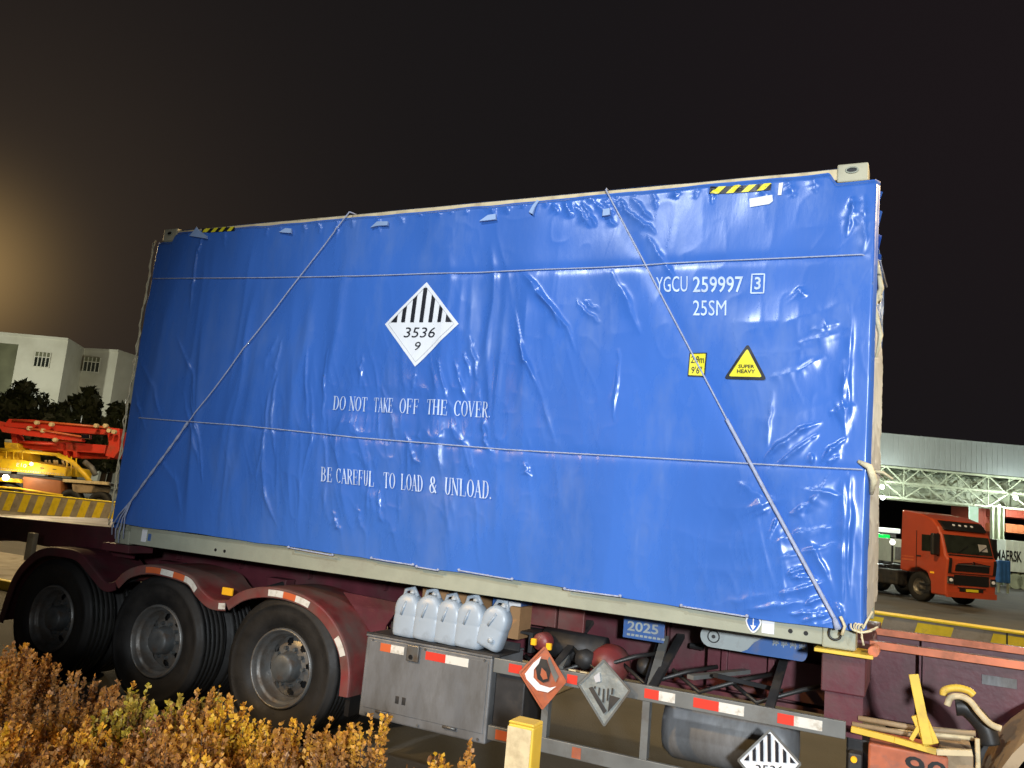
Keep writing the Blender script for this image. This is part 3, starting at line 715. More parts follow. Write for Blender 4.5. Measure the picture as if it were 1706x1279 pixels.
# hazard chevrons at the top edge
def chev(q, n, nm):
    f = lin(q); tarp_poly([[(0, 0), (1, 0), (1, 1), (0, 1)]], nm, 'label_black', .005, f=f, st=.05)
    pl = []
    for k in range(n):
        a = k / n + .02; w = .5 / n; pl.append([(a, 0.0), (a + w, 0.0), (a + w + .45 / n, 1), (a + .45 / n, 1)])
    pl = [[(min(p[0], 1), p[1]) for p in x] for x in pl]
    tarp_poly(pl, nm + '_stripes', 'label_yellow', .008, f=f, st=.05)
chev([(5.105, 4.030), (5.492, 4.020), (5.497, 4.066), (5.110, 4.080)], 4, 'hazard_band')
chev([(.545, 4.080), (.945, 4.068), (.940, 4.108), (.538, 4.118)], 4, 'hazard_band')
# white patch, strip and pulled tabs near the top
tarp_poly([px2([(1250, 334), (1288, 328), (1289, 338), (1283, 343), (1251, 348)])], 'white_patch', 'label_white', .006, st=.05)
tarp_poly([px2([(1299, 308), (1306, 307), (1303, 328), (1297, 328)])], 'white_strip', 'label_white', .006, st=.05)
for q in ([(887, 358), (892, 346), (899, 336), (902, 338), (896, 350), (893, 362)], [(624, 383), (634, 372), (652, 372), (652, 379), (634, 380)], [(805, 373), (818, 362), (831, 360), (832, 370), (815, 372)], [(472, 390), (482, 383), (492, 384), (492, 392), (480, 391)], [(323, 396), (333, 380), (338, 386), (352, 396), (352, 401), (336, 398)], [(1008, 352), (1019, 350), (1020, 362), (1008, 364)]):
    c = px2(q); cx = sum(p[0] for p in c) / len(c); cz = sum(p[1] for p in c) / len(c); yy = sy(cx, cz, .0)
    m2 = MB(); n = len(c)
    m2.add([(p[0], yy - .012 - .018 * (1 - (p[1] - min(k[1] for k in c)) / .08), p[1]) for p in c] + [(p[0], yy - .006, p[1]) for p in c], [tuple(range(n)), tuple(range(2 * n - 1, n - 1, -1))] + [(i, (i + 1) % n, (i + 1) % n + n, i + n) for i in range(n)])
    m2.build('webbing_tab', 'tab_blue', tp)
# hem rods clipped along the lower edge
for a, b in (((858, 965), (770, 950)), ((945, 981), (1037, 993)), ((1138, 1009), (1247, 1026)), ((488, 912), (560, 925)), ((625, 930), (694, 941)), ((700, 944), (735, 950))):
    A, B = px2([a, b]); pts = [(A[0] + (B[0] - A[0]) * t, sy(A[0] + (B[0] - A[0]) * t, A[1] + (B[1] - A[1]) * t, .012), A[1] + (B[1] - A[1]) * t) for t in np.linspace(0, 1, 12)]
    o = MB().tube(pts, .0055, 6).build('hem_rod', 'rope', tp, smooth=True)
    for q in (pts[0], pts[-1]):
        MB().lathe([(0, -.010), (.009, -.008), (.011, 0), (.008, .008)], 10, (q[0], q[1], q[2] + .004)).build('rod_clip', 'rope', o, smooth=True)
# ragged tabs along the front edge and lacing down the rear edge
for k, (px, py) in enumerate(((1456, 340), (1459, 372), (1459, 412), (1459, 444), (1461, 474))):
    q = P(px, py, .9)
    MB().add([(L + .02, .9, q.z + .10), (L + .02, .93, q.z - .02), (q.x + .015, .88, q.z - .06), (L + .05, .86, q.z + .07)], [(0, 1, 2, 3)]).add([(L + .02, .9, q.z + .11), (q.x + .015, .88, q.z - .055), (L + .03, .89, q.z - .01)], [(0, 1, 2)]).build('edge_tab', 'tarp', tp)

# ================================================================== ropes
def surf_path(pl, n, lift, sag=0.):
    out = []
    for i in range(len(pl) - 1):
        for j in range(n + (i == len(pl) - 2)):
            t = j / n; out.append((pl[i][0] * (1 - t) + pl[i + 1][0] * t, pl[i][1] * (1 - t) + pl[i + 1][1] * t))
    X = np.array([p[0] for p in out]); Z = np.array([p[1] for p in out]); D = disp(X, Z)
    k = np.ones(9) / 9; Ds = np.convolve(np.pad(D, 4, 'edge'), k, 'valid'); Ds = np.maximum(Ds, D - .004)
    return [(x, TY - d - lift, z) for x, z, d in zip(X, Z, Ds)]
def rope(name, label, paths, r, m='rope', extra=None):
    root = thing(name, label, 'rope', paths[0][0], world=True, group='ropes tying the tarpaulin')
    for i, p in enumerate(paths): MB().tube(p, r if not isinstance(r, list) else r[i], 7).build('rope_strand', m, root, smooth=True)
    return root
u = surf_path(SEAMS[0], 30, .010); u = [(-.06, .5, u[0][2] + .03), (-.05, .05, u[0][2] + .01)] + u + [(L + .075, .04, u[-1][2] - .02), (L + .10, .5, u[-1][2] - .05)]
rope('tie_rope', 'pale cord running level round the upper part of the blue tarpaulin', [u], .0048)
u = surf_path(SEAMS[1], 30, .010); u = [(-.06, .5, u[0][2] + .02), (-.05, .05, u[0][2])] + u + [(L + .075, .04, u[-1][2]), (L + .10, .5, u[-1][2])]
rope('tie_rope', 'pale cord running level round the lower part of the blue tarpaulin', [u], .0048)
a, b, c = ROPES[0]
u1 = surf_path([a, b], 80, .014); u1 = [(a[0] + .05, .3, ZB + H - .02), (a[0] + .01, -.01, ZB + H - .02)] + u1
low = surf_path([b, c], 50, .024)
r1 = rope('lashing_rope', 'lashing rope slanting down to the left to the rear bottom corner casting', [u1], .0058)
MB().tube(low, [.010 + .0025 * math.sin(i * .9) for i in range(len(low))], 7).build('doubled_strand', 'rope', r1, smooth=True)
for e in ((.03, ZB + .10), (.08, ZB + .07), (.13, ZB + .11), (-.02, ZB + .13)):
    p0 = low[-4]; mid = ((p0[0] + e[0]) / 2 + .01, -.075, (p0[2] + e[1]) / 2)
    MB().tube([p0, mid, (e[0], -.03, e[1] + .02), (e[0], -.02, e[1] - .06)], .006, 6).build('tail_strand', 'rope', r1, smooth=True)
a, b, c = ROPES[1]
u2 = surf_path([a, b], 80, .012); u2 = [(a[0] - .04, .3, ZB + H - .02), (a[0] - .005, -.012, ZB + H - .018)] + u2
lo2 = surf_path([b, c], 60, .018)
r2 = rope('lashing_rope', 'lashing rope slanting down to the right to the front bottom corner casting', [u2], .0058)
MB().tube(lo2, [.0115] * len(lo2), 7).build('ratchet_strap', 'rope', r2, smooth=True)
e = lo2[-1]
MB().tube([e, (e[0] + .02, -.06, e[2] - .05), (e[0] + .012, -.045, ZB + .13)], [.013, .018, .012], 7).build('knot', 'rope', r2, smooth=True)
MB().tube([(e[0] + .03, -.06, e[2] + .02), (e[0] + .055, -.065, e[2] - .03), (e[0] + .04, -.06, e[2] - .08)], .009, 6).build('tail_strand', 'rope_warm', r2, smooth=True)
cx = P(1391, 1052, -.01)
ring = [(cx.x + .030 * math.sin(t) * (1 - .35 * math.cos(t)), -.014, cx.z + .044 * math.cos(t)) for t in [2 * math.pi * i / 22 for i in range(23)]]
MB().tube(ring, .0065, 6, cap=False).build('hook_ring', 'truck_black', r2, smooth=True)
# lacing along the rear edge
pts = []; zz = 4.02; k = 0
while zz > 1.42:
    pts.append((-.045 + (.016 if k % 2 else -.012) + random.uniform(-.01, .01), -.05 + random.uniform(-.015, .01), zz)); zz -= random.uniform(.06, .13); k += 1
lr = rope('lacing_rope', 'white cord laced down the rear edge of the blue tarpaulin', [pts], [.0062], 'rope_warm')
MB().tube([(-.045, -.035, 4.05)] + [(-.05 + .008 * math.sin(z * 9), -.045, z) for z in np.linspace(3.95, 1.42, 40)], .007, 6).build('rope_strand', 'rope_warm', lr, smooth=True)
# knotted cloth at the front edge
kn = thing('tie_cloth', 'yellowish knotted cloth tie sticking out at the front edge of the tarpaulin', 'cloth tie', (L + .05, 0, 2.3), world=True)
q = P(1452, 800, .02)
MB().tube([(L - .01, -.05, q.z + .10), (L + .05, -.06, q.z + .07), (L + .075, -.04, q.z), (L + .06, .0, q.z - .08)], [.010, .020, .022, .012], 8).build('knot', 'rope_warm', kn, smooth=True)
MB().tube([(L + .07, -.03, q.z + .05), (L + .12, -.02, q.z + .045), (L + .17, .0, q.z + .012)], [.010, .009, .006], 6).build('tail', 'rope_warm', kn, smooth=True)
kn = thing('tie_cloth', 'cream rope knot bunched on the front bottom corner of the container', 'cloth tie', (L, 0, 1.38), world=True)
q = P(1425, 1045, -.06)
for k in range(4):
    a0 = random.uniform(0, 6.28); MB().tube([(q.x + .035 * math.cos(a0 + t) + .02 * t, q.y - .01 + .015 * math.sin(k + t * 2), q.z + .022 * math.sin(a0 + t * 1.3)) for t in np.linspace(0, 4, 12)], .005, 6).build('strand', 'rope_warm', kn, smooth=True)
MB().tube([(q.x + .04, q.y, q.z), (L + .06, 0, q.z + .05), (L + .08, .02, q.z + .09)], .006, 6).build('strand', 'rope_warm', kn, smooth=True)
MB().tube([(q.x + .03, q.y, q.z), (q.x + .035, q.y, q.z - .05), (q.x + .045, q.y, q.z - .09)], .006, 6).build('strand', 'rope_warm', kn, smooth=True)
kn = thing('tie_cloth', 'frayed cream cloth hanging from the upper front edge of the container', 'cloth tie', (L + .08, .3, 3.3), world=True)
q = P(1458, 510, .35)
MB().tube([(L + .05, .3, q.z + .28), (L + .075, .3, q.z + .1), (q.x - .01, .34, q.z), (L + .08, .3, q.z - .2), (L + .055, .3, q.z - .34)], [.008, .018, .018, .014, .008], 7).build('cloth', 'rope_warm', kn, smooth=True)
MB().tube([(L + .07, .3, q.z + .05), (q.x + .02, .36, q.z + .03), (q.x + .025, .36, q.z + .07)], [.014, .012, .006], 6).build('cloth', 'rope_warm', kn, smooth=True)

# ================================================================== semi-trailer
tr = thing('semi_trailer', 'dark red three axle container trailer carrying the blue covered container', 'trailer', (3, 1.22, 0), world=True)
YB, YF = .78, 1.66
def ibeam(yc, name='main_beam'):
    mb = MB()
    mb.prism([(-2.9, 1.06), (-.5, 1.0), (.2, .86), (2.4, .84), (2.6, .80), (9.6, .80), (9.6, 1.225), (-2.9, 1.225)], yc - .006, yc + .006)
    mb.box(-2.9, 9.6, yc - .07, yc + .07, 1.225, 1.262 - .001)
    for x in np.arange(-2.4, 9.4, .8): mb.box(x, x + .012, yc - .062, yc - .0065, .84 if x > 2.6 else 1.12, 1.224)
    o = mb.build(name, 'maroon', tr)
    lo = MB().prism([(2.62, .772), (9.6, .772), (9.6, .799), (2.62, .799)], yc - .07, yc + .07).build('lower_flange', 'maroon', o)
    return o
for yc in (YB, YF):
    o = ibeam(yc)
    MB().box(6.10, 9.6, yc - .078, yc - .0702, 1.222, 1.268).build('flange_edge', 'orange_edge', o, bevel=.002)
for x in (-2.7, -1.3, -.2, 1.3, 2.7, 3.6, 4.5, 5.3): MB().box(x, x + .09, .79, WD - .80, 1.10, 1.222).build('cross_member', 'maroon', tr)
MB().box(-2.95, -2.75, .0, WD, 1.02, 1.26).build('rear_bolster', 'maroon', tr, bevel=.01)
MB().prism([(-2.9, 1.2635), (-.06, 1.2635), (-.06, 1.365), (-2.9, 1.30)], .30, WD - .30).build('deck_plate', 'maroon', tr, bevel=.003)
MB().prism([(-2.9, 1.12), (-.06, 1.12), (-.06, 1.385), (-2.9, 1.31)], .27, .298).build('side_rail', 'maroon', tr, bevel=.004)
q = P(52, 905, .05); MB().box(q.x - .05, q.x + .05, .03, .08, q.z - .16, q.z + .10).build('rear_bracket', 'cream', tr, bevel=.01)
# front bolster with twist lock plate
MB().box(5.88, 6.11, .02, WD - .02, 1.03, 1.245).build('bolster', 'maroon', tr, bevel=.008)
MB().box(5.845, 6.15, -.05, .24, 1.247, 1.266).build('twist_lock_plate', 'yellow_paint', tr, bevel=.003)
MB().tube([(6.15, .00, 1.285), (6.15, .16, 1.285)], .03, 10).build('plate_roller', 'orange_edge', tr)
MB().box(-.12, .22, -.02, .24, 1.20, 1.266).build('twist_lock_plate', 'maroon', tr, bevel=.003)
MB().prism([(5.90, 1.03), (5.90, .86), (6.02, .80), (6.10, .80), (6.10, 1.03)], .05, .062).build('bolster_gusset', 'maroon', tr)
MB().box(6.045, 6.06, .06, .70, .82, 1.03).build('bolster_gusset', 'maroon', tr)

# axles, springs
for ax in (-.655, .69, 2.035):
    MB().tube([(ax, .2, .53), (ax, WD - .2, .53)], .075, 16).build('axle', 'dark_steel', tr, smooth=True)
    for ys in (.62, .70): pass
    sp = MB()
    for k in range(5): sp.box(ax - .5 + k * .07, ax + .5 - k * .07, .62, .70, .60 + k * .014, .612 + k * .014)
    sp.build('leaf_spring', 'dark_steel', tr)
    MB().lathe([(0, -.08), (.09, -.08), (.1, -.05), (.1, .05), (.09, .08), (0, .08)], 16, (ax + .25, .55, .75), axis='x').build('brake_chamber', 'dark_steel', tr, smooth=True)
for x in (-1.35, .0, 1.35, 2.72):
    MB().prism([(x - .10, 1.1), (x - .06, .62), (x + .06, .62), (x + .12, 1.1)], .60, .72).build('spring_hanger', 'maroon', tr, bevel=.006)
MB().prism([(2.30, 1.12), (2.86, 1.10), (2.74, .92), (2.70, .34), (2.60, .34), (2.62, .84), (2.44, 1.0)], .30, .32).build('suspension_plate', 'maroon', tr)

# wheels
R0 = .53
def wheel(ax, y0, sgn=1):
    w = MB(); n = 72
    prof = []
    # sidewall and tread seen from outside (y grows inwards)
    prof += [(.300, .030), (.325, .010), (.36, -.004), (.42, -.010), (.465, -.004), (.470, -.008), (.488, .004), (.510, .022)]
    ys = .022
    for k in range(5):
        a = .030 + k * .048
        prof += [(R0, a), (R0, a + .036), (R0 - .012, a + .038), (R0 - .012, a + .046)]
    prof += [(R0, .27), (.510, .278), (.47, .300), (.36, .300), (.30, .27), (.285, .15), (.30, .030)]
    w.lathe([(r, a * sgn) for r, a in prof], n, (ax, y0, R0))
    ty = w.build('tyre', 'rubber', None, smooth=True)
    root = thing('wheel', None, None); root.name = 'wheel'
    root.parent = tr; root.matrix_parent_inverse = INV[tr.name]
    ty.parent = root
    r = MB()
    r.lathe([(a, b * sgn) for a, b in [(.298, .030), (.292, .014), (.284, .010), (.276, .016), (.270, .05), (.262, .062), (.250, .068), (.243, .080), (.240, .16), (.232, .165), (.226, .21)]], 64, (ax, y0, R0))
    r.build('rim', 'rim', root, smooth=True)
    hl = lambda i, j: (i == 2 and (j % 15) < 6) or (i in (1, 3) and 0 < (j % 15) < 5)
    d = MB().lathe([(a, b * sgn) for a, b in [(.226, .170), (.214, .152), (.200, .143), (.174, .133), (.158, .128), (.118, .124)]], 120, (ax, y0, R0), holes=hl)
    d.build('disc', 'rim', root, smooth=True)
    MB().lathe([(a, b * sgn) for a, b in [(.236, .215), (.1, .225), (0, .225)]], 32, (ax, y0, R0)).build('brake_drum', 'truck_black', root)
    h = MB().lathe([(a, b * sgn) for a, b in [(.118, .126), (.112, .10), (.105, .04), (.098, .030), (.085, .022), (.03, .018), (0, .018)]], 40, (ax, y0, R0))
    h.build('hub', 'hub', root, smooth=True)
    for k in range(10 if y0 < 0 else 0):
        t = 2 * math.pi * k / 10
        MB().lathe([(0, .095 * sgn), (.015, .095 * sgn), (.017, .128 * sgn)], 6, (ax + .142 * math.cos(t), y0, R0 + .142 * math.sin(t))).build('wheel_nut', 'hub', root)
    return root
bpy.context.view_layer.update()
w0 = wheel(-.655, -.03)
w1 = wheel(-.655, .30)
w2 = wheel(-.655, WD + .03, -1)
for base in (w0, w1, w2):
    for dx in (1.345, 2.69):
        c = copy_tree(base, tr); c.location = (dx, 0, 0)

# mudguards: one long wavy band over the three wheels
def fender(pts, name='mudguard', m='red_paint'):
    n = len(pts); N = []
    for i in range(n):
        a = Vector((pts[max(i - 1, 0)][0], 0, pts[max(i - 1, 0)][1])); b = Vector((pts[min(i + 1, n - 1)][0], 0, pts[min(i + 1, n - 1)][1]))
        d = (b - a).normalized(); N.append(Vector((-d.z, 0, d.x)))
    vs = []; fs = []
    sec = [(-.035, -.075), (-.042, -.07), (-.042, -.004), (-.035, .004), (-.02, .008), (.52, .008), (.52, .0), (-.02, -.002), (-.034, -.008)]
    for i, p in enumerate(pts):
        for y, h in sec: vs.append((p[0] + N[i].x * h, y, p[1] + N[i].z * h))
    k = len(sec)
    for i in range(n - 1):
        for j in range(k): fs.append((i * k + j, i * k + (j + 1) % k, (i + 1) * k + (j + 1) % k, (i + 1) * k + j))
    return MB().add(vs, fs).build(name, m, tr)
def smooth_pts(p, n=6):
    out = []
    for i in range(len(p) - 1):
        p0 = p[max(i - 1, 0)]; p1 = p[i]; p2 = p[i + 1]; p3 = p[min(i + 2, len(p) - 1)]
        for j in range(n + (i == len(p) - 2)):
            t = j / n
            out.append(tuple(.5 * ((2 * p1[c]) + (-p0[c] + p2[c]) * t + (2 * p0[c] - 5 * p1[c] + 4 * p2[c] - p3[c]) * t * t + (-p0[c] + 3 * p1[c] - 3 * p2[c] + p3[c]) * t ** 3) for c in (0, 1)))
    return out
f1 = smooth_pts([(-1.34, .42), (-1.24, .82), (-1.05, 1.04), (-.86, 1.135), (-.65, 1.155), (-.38, 1.14), (-.15, 1.02), (.02, .93), (.14, .955)])
f2 = smooth_pts([(.14, .955), (.26, 1.06), (.46, 1.125), (.70, 1.135), (1.0, 1.10), (1.14, 1.01), (1.28, .945), (1.43, .95)])
f3 = smooth_pts([(1.43, .95), (1.58, 1.045), (1.78, 1.10), (2.02, 1.11), (2.26, 1.07), (2.46, .97), (2.62, .80), (2.69, .62), (2.70, .44)])
fr = [fender(f1, m='maroon'), fender(f2), fender(f3)]
def band(f, i0, i1, m, par):
    vs = []; fs = []
    for i in range(i0, i1 + 1):
        a = f[max(i - 1, 0)]; b = f[min(i + 1, len(f) - 1)]; d = Vector((b[0] - a[0], 0, b[1] - a[1])).normalized(); nn = Vector((-d.z, 0, d.x))
        for h in (-.060, -.012):
            for y in (-.0455, -.043): vs.append((f[i][0] + nn.x * h, y, f[i][1] + nn.z * h))
    for k in range(i1 - i0):
        o = k * 4
        fs += [(o, o + 4, o + 6, o + 2), (o + 1, o + 3, o + 7, o + 5), (o, o + 1, o + 5, o + 4), (o + 2, o + 6, o + 7, o + 3)]
    return MB().add(vs, fs).build('reflector', m, par)
def at_px(f, px):
    x = P(px, 990, -.045).x; return min(range(len(f)), key=lambda i: abs(f[i][0] - x))
def bpx(f, a, b, m, par):
    i, j = at_px(f, a), at_px(f, b)
    if j > i: band(f, i, j, m, par)
def fine(p): return smooth_pts(p, 8)
ff2 = fine(f2); ff3 = fine(f3)
bpx(ff2, 236, 262, 'refl_orange', fr[1]); bpx(ff2, 262, 284, 'refl_white', fr[1]); bpx(ff2, 284, 304, 'refl_orange', fr[1]); bpx(ff2, 304, 328, 'refl_white', fr[1])
bpx(ff2, 366, 390, 'refl_white', fr[1]); bpx(ff3, 446, 472, 'refl_white', fr[2]); bpx(ff3, 472, 494, 'refl_orange', fr[2]); bpx(ff3, 494, 519, 'refl_white', fr[2])
i = min(range(len(ff3)), key=lambda i: abs(ff3[i][1] - .86)); j = min(range(i, len(ff3)), key=lambda i: abs(ff3[i][1] - .73)); band(ff3, i, j, 'refl_white', fr[2])
q = P(380, 985, .05); MB().box(q.x - .05, q.x + .06, .03, .05, q.z - .03, q.z + .03).build('side_marker', 'amber', tr, bevel=.006)
for x in (.14, 1.43):
    MB().tube([(x, -.02, .93), (x, .35, 1.02), (x, .72, 1.08)], .022, 8).build('mudguard_bracket', 'dark_steel', tr)
MB().box(2.66, 2.70, .0, .5, .30, .46).build('mud_flap', 'truck_black', tr)

# toolbox
bx = MB().box(2.80, 3.825, -.02, .48, .335, .885).build('toolbox', 'steel_grey', tr, bevel=.012)
MB().box(2.83, 3.80, -.026, -.0202, .40, .86).build('toolbox_door', 'steel_grey', bx, bevel=.003)
MB().box(2.80, 3.825, -.03, .48, .886, .90).build('toolbox_lid', 'steel_grey', bx, bevel=.003)
MB().box(3.16, 3.26, -.045, -.0262, .77, .88).build('latch', 'rim', bx, bevel=.006)
MB().lathe([(0, -.05), (.016, -.05), (.018, -.04)], 14, (3.20, 0, .80)).build('lock', 'truck_black', bx)
for x in (2.86, 3.30, 3.77):
    for z in (.36, .865):
        MB().lathe([(0, -.031), (.008, -.031), (.010, -.0265)], 8, (x, 0, z)).build('bolt', 'rim', bx)
for x in (3.0, 3.55): MB().tube([(x - .05, -.03, .392), (x + .05, -.03, .392)], .010, 8).build('hinge', 'rim', bx, smooth=True)
MB().box(3.10, 3.13, -.0275, -.0264, .47, .52).box(3.155, 3.185, -.0275, -.0264, .47, .52).build('paint_scrape', 'dark_steel', bx)
for x0, x1, m in ((2.93, 3.02, 'refl_orange'), (3.02, 3.13, 'refl_white'), (3.31, 3.47, 'refl_red'), (3.47, 3.65, 'refl_white')):
    MB().box(x0, x1, -.029, -.0264, .80, .855).build('reflector', m, bx)
MB().box(2.80, 3.88, -.03, -.02, .90, .915).box(2.80, 3.88, .28, .29, .90, .96).box(2.80, 3.88, -.02, .28, .901, .906).build('tray', 'dark_steel', tr)

# side guard
def guard(x0, x1, z0, z1, name, m='rail_grey'):
    o = MB().box(x0, x1, -.03, .0, z0, z1).build(name, m, tr, bevel=.004); return o
gu = guard(3.84, 6.02, .802, .895, 'guard_rail')
for a, b, m in ((3.955, 4.05, 'refl_red'), (4.37, 4.44, 'refl_red'), (4.88, 4.97, 'refl_red'), (4.97, 5.07, 'refl_white'), (5.18, 5.33, 'refl_red'), (5.33, 5.475, 'refl_white'), (5.66, 5.75, 'refl_red'), (5.75, 5.90, 'refl_white')):
    MB().box(a, b, -.0335, -.0302, .822, .877).build('reflector', m, gu)
gl = guard(3.84, 5.9, .375, .465, 'guard_rail')
MB().box(3.90, 3.99, -.0335, -.0302, .39, .45).build('reflector', 'refl_orange', gl)
MB().box(4.44, 4.50, -.0335, -.0302, .385, .45).build('rust_patch', 'worn_orange', gl)
for x in (4.21, 4.87): MB().box(x, x + .045, -.026, .03, .466, .801).build('guard_post', 'rail_grey', tr)
for x in (4.23, 4.90, 5.6): MB().bar((x, .02, .85), (x, .72, 1.12), .05, .03).build('guard_bracket', 'dark_steel', tr)
MB().box(3.84, 4.06, .02, .4, .45, .80).build('valve_box', 'dark_steel', tr, bevel=.01)

# frame details visible through the gap
def strut(a, b, ya, yb, w, m='rail_grey', name='strut'):
    A = P(*a, ya); B = P(*b, yb); return MB().bar(A, B, w, w * .5).build(name, m, tr)
strut((1108, 1062), (1084, 1148), .60, .08, .055); strut((1098, 1062), (1072, 1150), .64, .12, .02, 'truck_black')
strut((958, 1062), (932, 1112), .55, .10, .05); strut((1150, 1128), (1245, 1118), .10, .62, .05, 'rail_grey')
strut((1192, 1125), (1300, 1150), .12, .5, .05, 'dark_steel')
a = P(1012, 1108, .35)
MB().lathe([(0, -.16), (.07, -.15), (.12, -.09), (.135, 0), (.12, .09), (.07, .15), (0, .16)], 28, (a.x, .40, a.z), axis='y').build('air_tank', 'red_paint', tr, smooth=True)
MB().tube([(4.0, .45, .98), (4.45, .45, .97)], .10, 20).build('air_tank', 'dark_steel', tr, smooth=True)
a = P(893, 1068, .25); b = P(918, 1076, .25)
MB().lathe([(0, -.05), (.05, -.05), (.062, -.03), (.062, .05)], 20, ((a.x + b.x) / 2 - .02, .28, a.z - .0)).build('tail_lamp', 'red_paint', tr, smooth=True)
for q in (a, b): MB().box(q.x - .018, q.x + .018, .20, .228, q.z - .022, q.z + .022).build('lamp_lens', 'amber', tr, bevel=.004)
q = P(905, 1030, .6)
MB().box(q.x - .1, q.x + .12, .55, .6, 1.06, 1.21).build('bracket_plate', 'red_paint', tr, bevel=.006)
q = P(945, 1030, .6); MB().box(q.x - .04, q.x + .16, .52, .56, 1.02, 1.225).build('bracket_plate', 'red_paint', tr, bevel=.006)
q = P(865, 1030, .4); MB().box(q.x - .03, q.x + .05, .3, .5, .98, 1.2).build('bracket_plate', 'cardboard', tr)
for q, s in ((P(975, 1098, .3), .07), (P(1030, 1100, .5), .06), (P(1075, 1110, .5), .06), (P(940, 1100, .4), .05)):
    MB().lathe([(0, -s), (s * .7, -s * .8), (s, 0), (s * .7, s * .8), (0, s)], 14, tuple(q), axis='x').build('valve', 'dark_steel', tr, smooth=True)
for k in range(5):
    x0 = 3.9 + k * .35; z0 = random.uniform(.86, 1.0)
    MB().tube([(x0, .35, z0), (x0 + .2, .25, z0 - .09), (x0 + .45, .3, z0 + .02), (x0 + .6, .5, z0 + .05)], .014, 7).build('air_hose', 'black_hose', tr, smooth=True)
for a, b, c_ in ((948, 960, 1117), (967, 985, 1121)):
    A = P(a, c_, .06); B = P(b, c_ + 2, .06); MB().box(A.x, B.x, .05, .06, A.z - .012, A.z + .012).build('lens_strip', 'cream', tr)
# plates on the beam
def plate(px, name, m, y=YB - .075, th=.006, par=tr):
    q = [P(a, b, y) for a, b in px]; return MB().prism([(p.x, p.z) for p in q], y, y + th).build(name, m, par)
y0 = .42
q = [P(a, b, y0) for a, b in ((1040, 1020), (1108, 1032), (1106, 1072), (1036, 1060))]
x0, x1, z0 = q[0].x, q[1].x, q[2].z
bp = MB().box(x0, x1, y0, y0 + .01, z0, 1.262).build('year_plate', 'blue_plate', tr, bevel=.003)
z1 = z0 + .03
text_on('2025', [(x0 + .03, y0 - .004, z1 + .02), (x1 - .04, y0 - .004, z1 + .02), (x1 - .04, y0 - .004, z1 + .085), (x0 + .03, y0 - .004, z1 + .085)], 'plate_lettering', 'grey_plate', bp, bold=.02)
for k in range(9): MB().box(x0 + .03 + k * .030, x0 + .052 + k * .030, y0 - .004, y0 - .0005, z0 + .018, z0 + .032).build('plate_small_print', 'grey_plate', bp)
# long logo board
YL = .34
A = P(1166, 1072, YL); B = P(1346, 1092, YL); zt, zb = 1.262, (P(1250, 1088, YL).z)
def cap_poly(x0, x1, z0, z1, n=10, left=True, right=True):
    r = (z1 - z0) / 2; zc = (z0 + z1) / 2; out = []
    out += [(x0 + r + r * math.cos(t), zc + r * math.sin(t)) for t in np.linspace(math.pi * 1.5, math.pi * .5, n)] if left else [(x0, z0), (x0, z1)]
    out += [(x1 - r * .5 + r * .5 * math.cos(t), zc + r * math.sin(t)) for t in np.linspace(math.pi * .5, -math.pi * .5, n)] if right else [(x1, z1), (x1, z0)]
    return out
lb = MB().prism(cap_poly(A.x, A.x + .5, zb, zt, right=False), YL, YL + .006).build('logo_board', 'grey_plate', tr)
MB().prism([(A.x + .26, zb - .001), (A.x + .30, zb + .02), (A.x + .34, zb + .07), (A.x + .39, zt - .03), (A.x + .45, zt + .001)] + cap_poly(A.x + .45, B.x, zb - .001, zt + .001, left=False)[2:], YL - .006, YL - .0005).build('board_field', 'blue_plate', lb)
ringp = [(A.x + .085 + .036 * math.cos(t), YL - .003, (zb + zt) / 2 + .036 * math.sin(t)) for t in np.linspace(0, 2 * math.pi, 25)]
MB().tube(ringp, .004, 5, cap=False).lathe([(0, -.003), (.012, -.003), (.012, .003)], 10, (A.x + .085, YL - .001, (zb + zt) / 2)).build('emblem', 'dark_steel', lb)
random.seed(21)
xx = A.x + .45
for k in range(8):
    if k == 4: xx += .03
    m2 = MB(); 
    for t in range(4):
        h0 = random.uniform(.0, .02); m2.box(xx + t * .009, xx + t * .009 + .005, YL - .010, YL - .0065, zb + .065 + h0, zb + .10 + random.uniform(0, .012))
    m2.box(xx, xx + .036, YL - .010, YL - .0066, zb + .082, zb + .088); m2.build('board_lettering', 'grey_plate', lb); xx += .052
MB().tube([P(1150, 1075, .69), P(1172, 1079, .69)], .02, 8).build('beam_slot', 'truck_black', tr)
MB().box(5.10, 5.9, .66, .70, .83, 1.08).box(5.2, 5.24, .62, .66, .83, 1.08).box(5.5, 5.54, .62, .66, .83, 1.08).build('beam_doubler', 'maroon', tr, bevel=.004)
# long spare tank slung behind the lower guard
MB().lathe([(0, -.42), (.16, -.40), (.20, -.34), (.20, .34), (.16, .40), (0, .42)], 32, (5.32, .42, .60), axis='x').build('water_tank', 'steel_grey', tr, smooth=True)
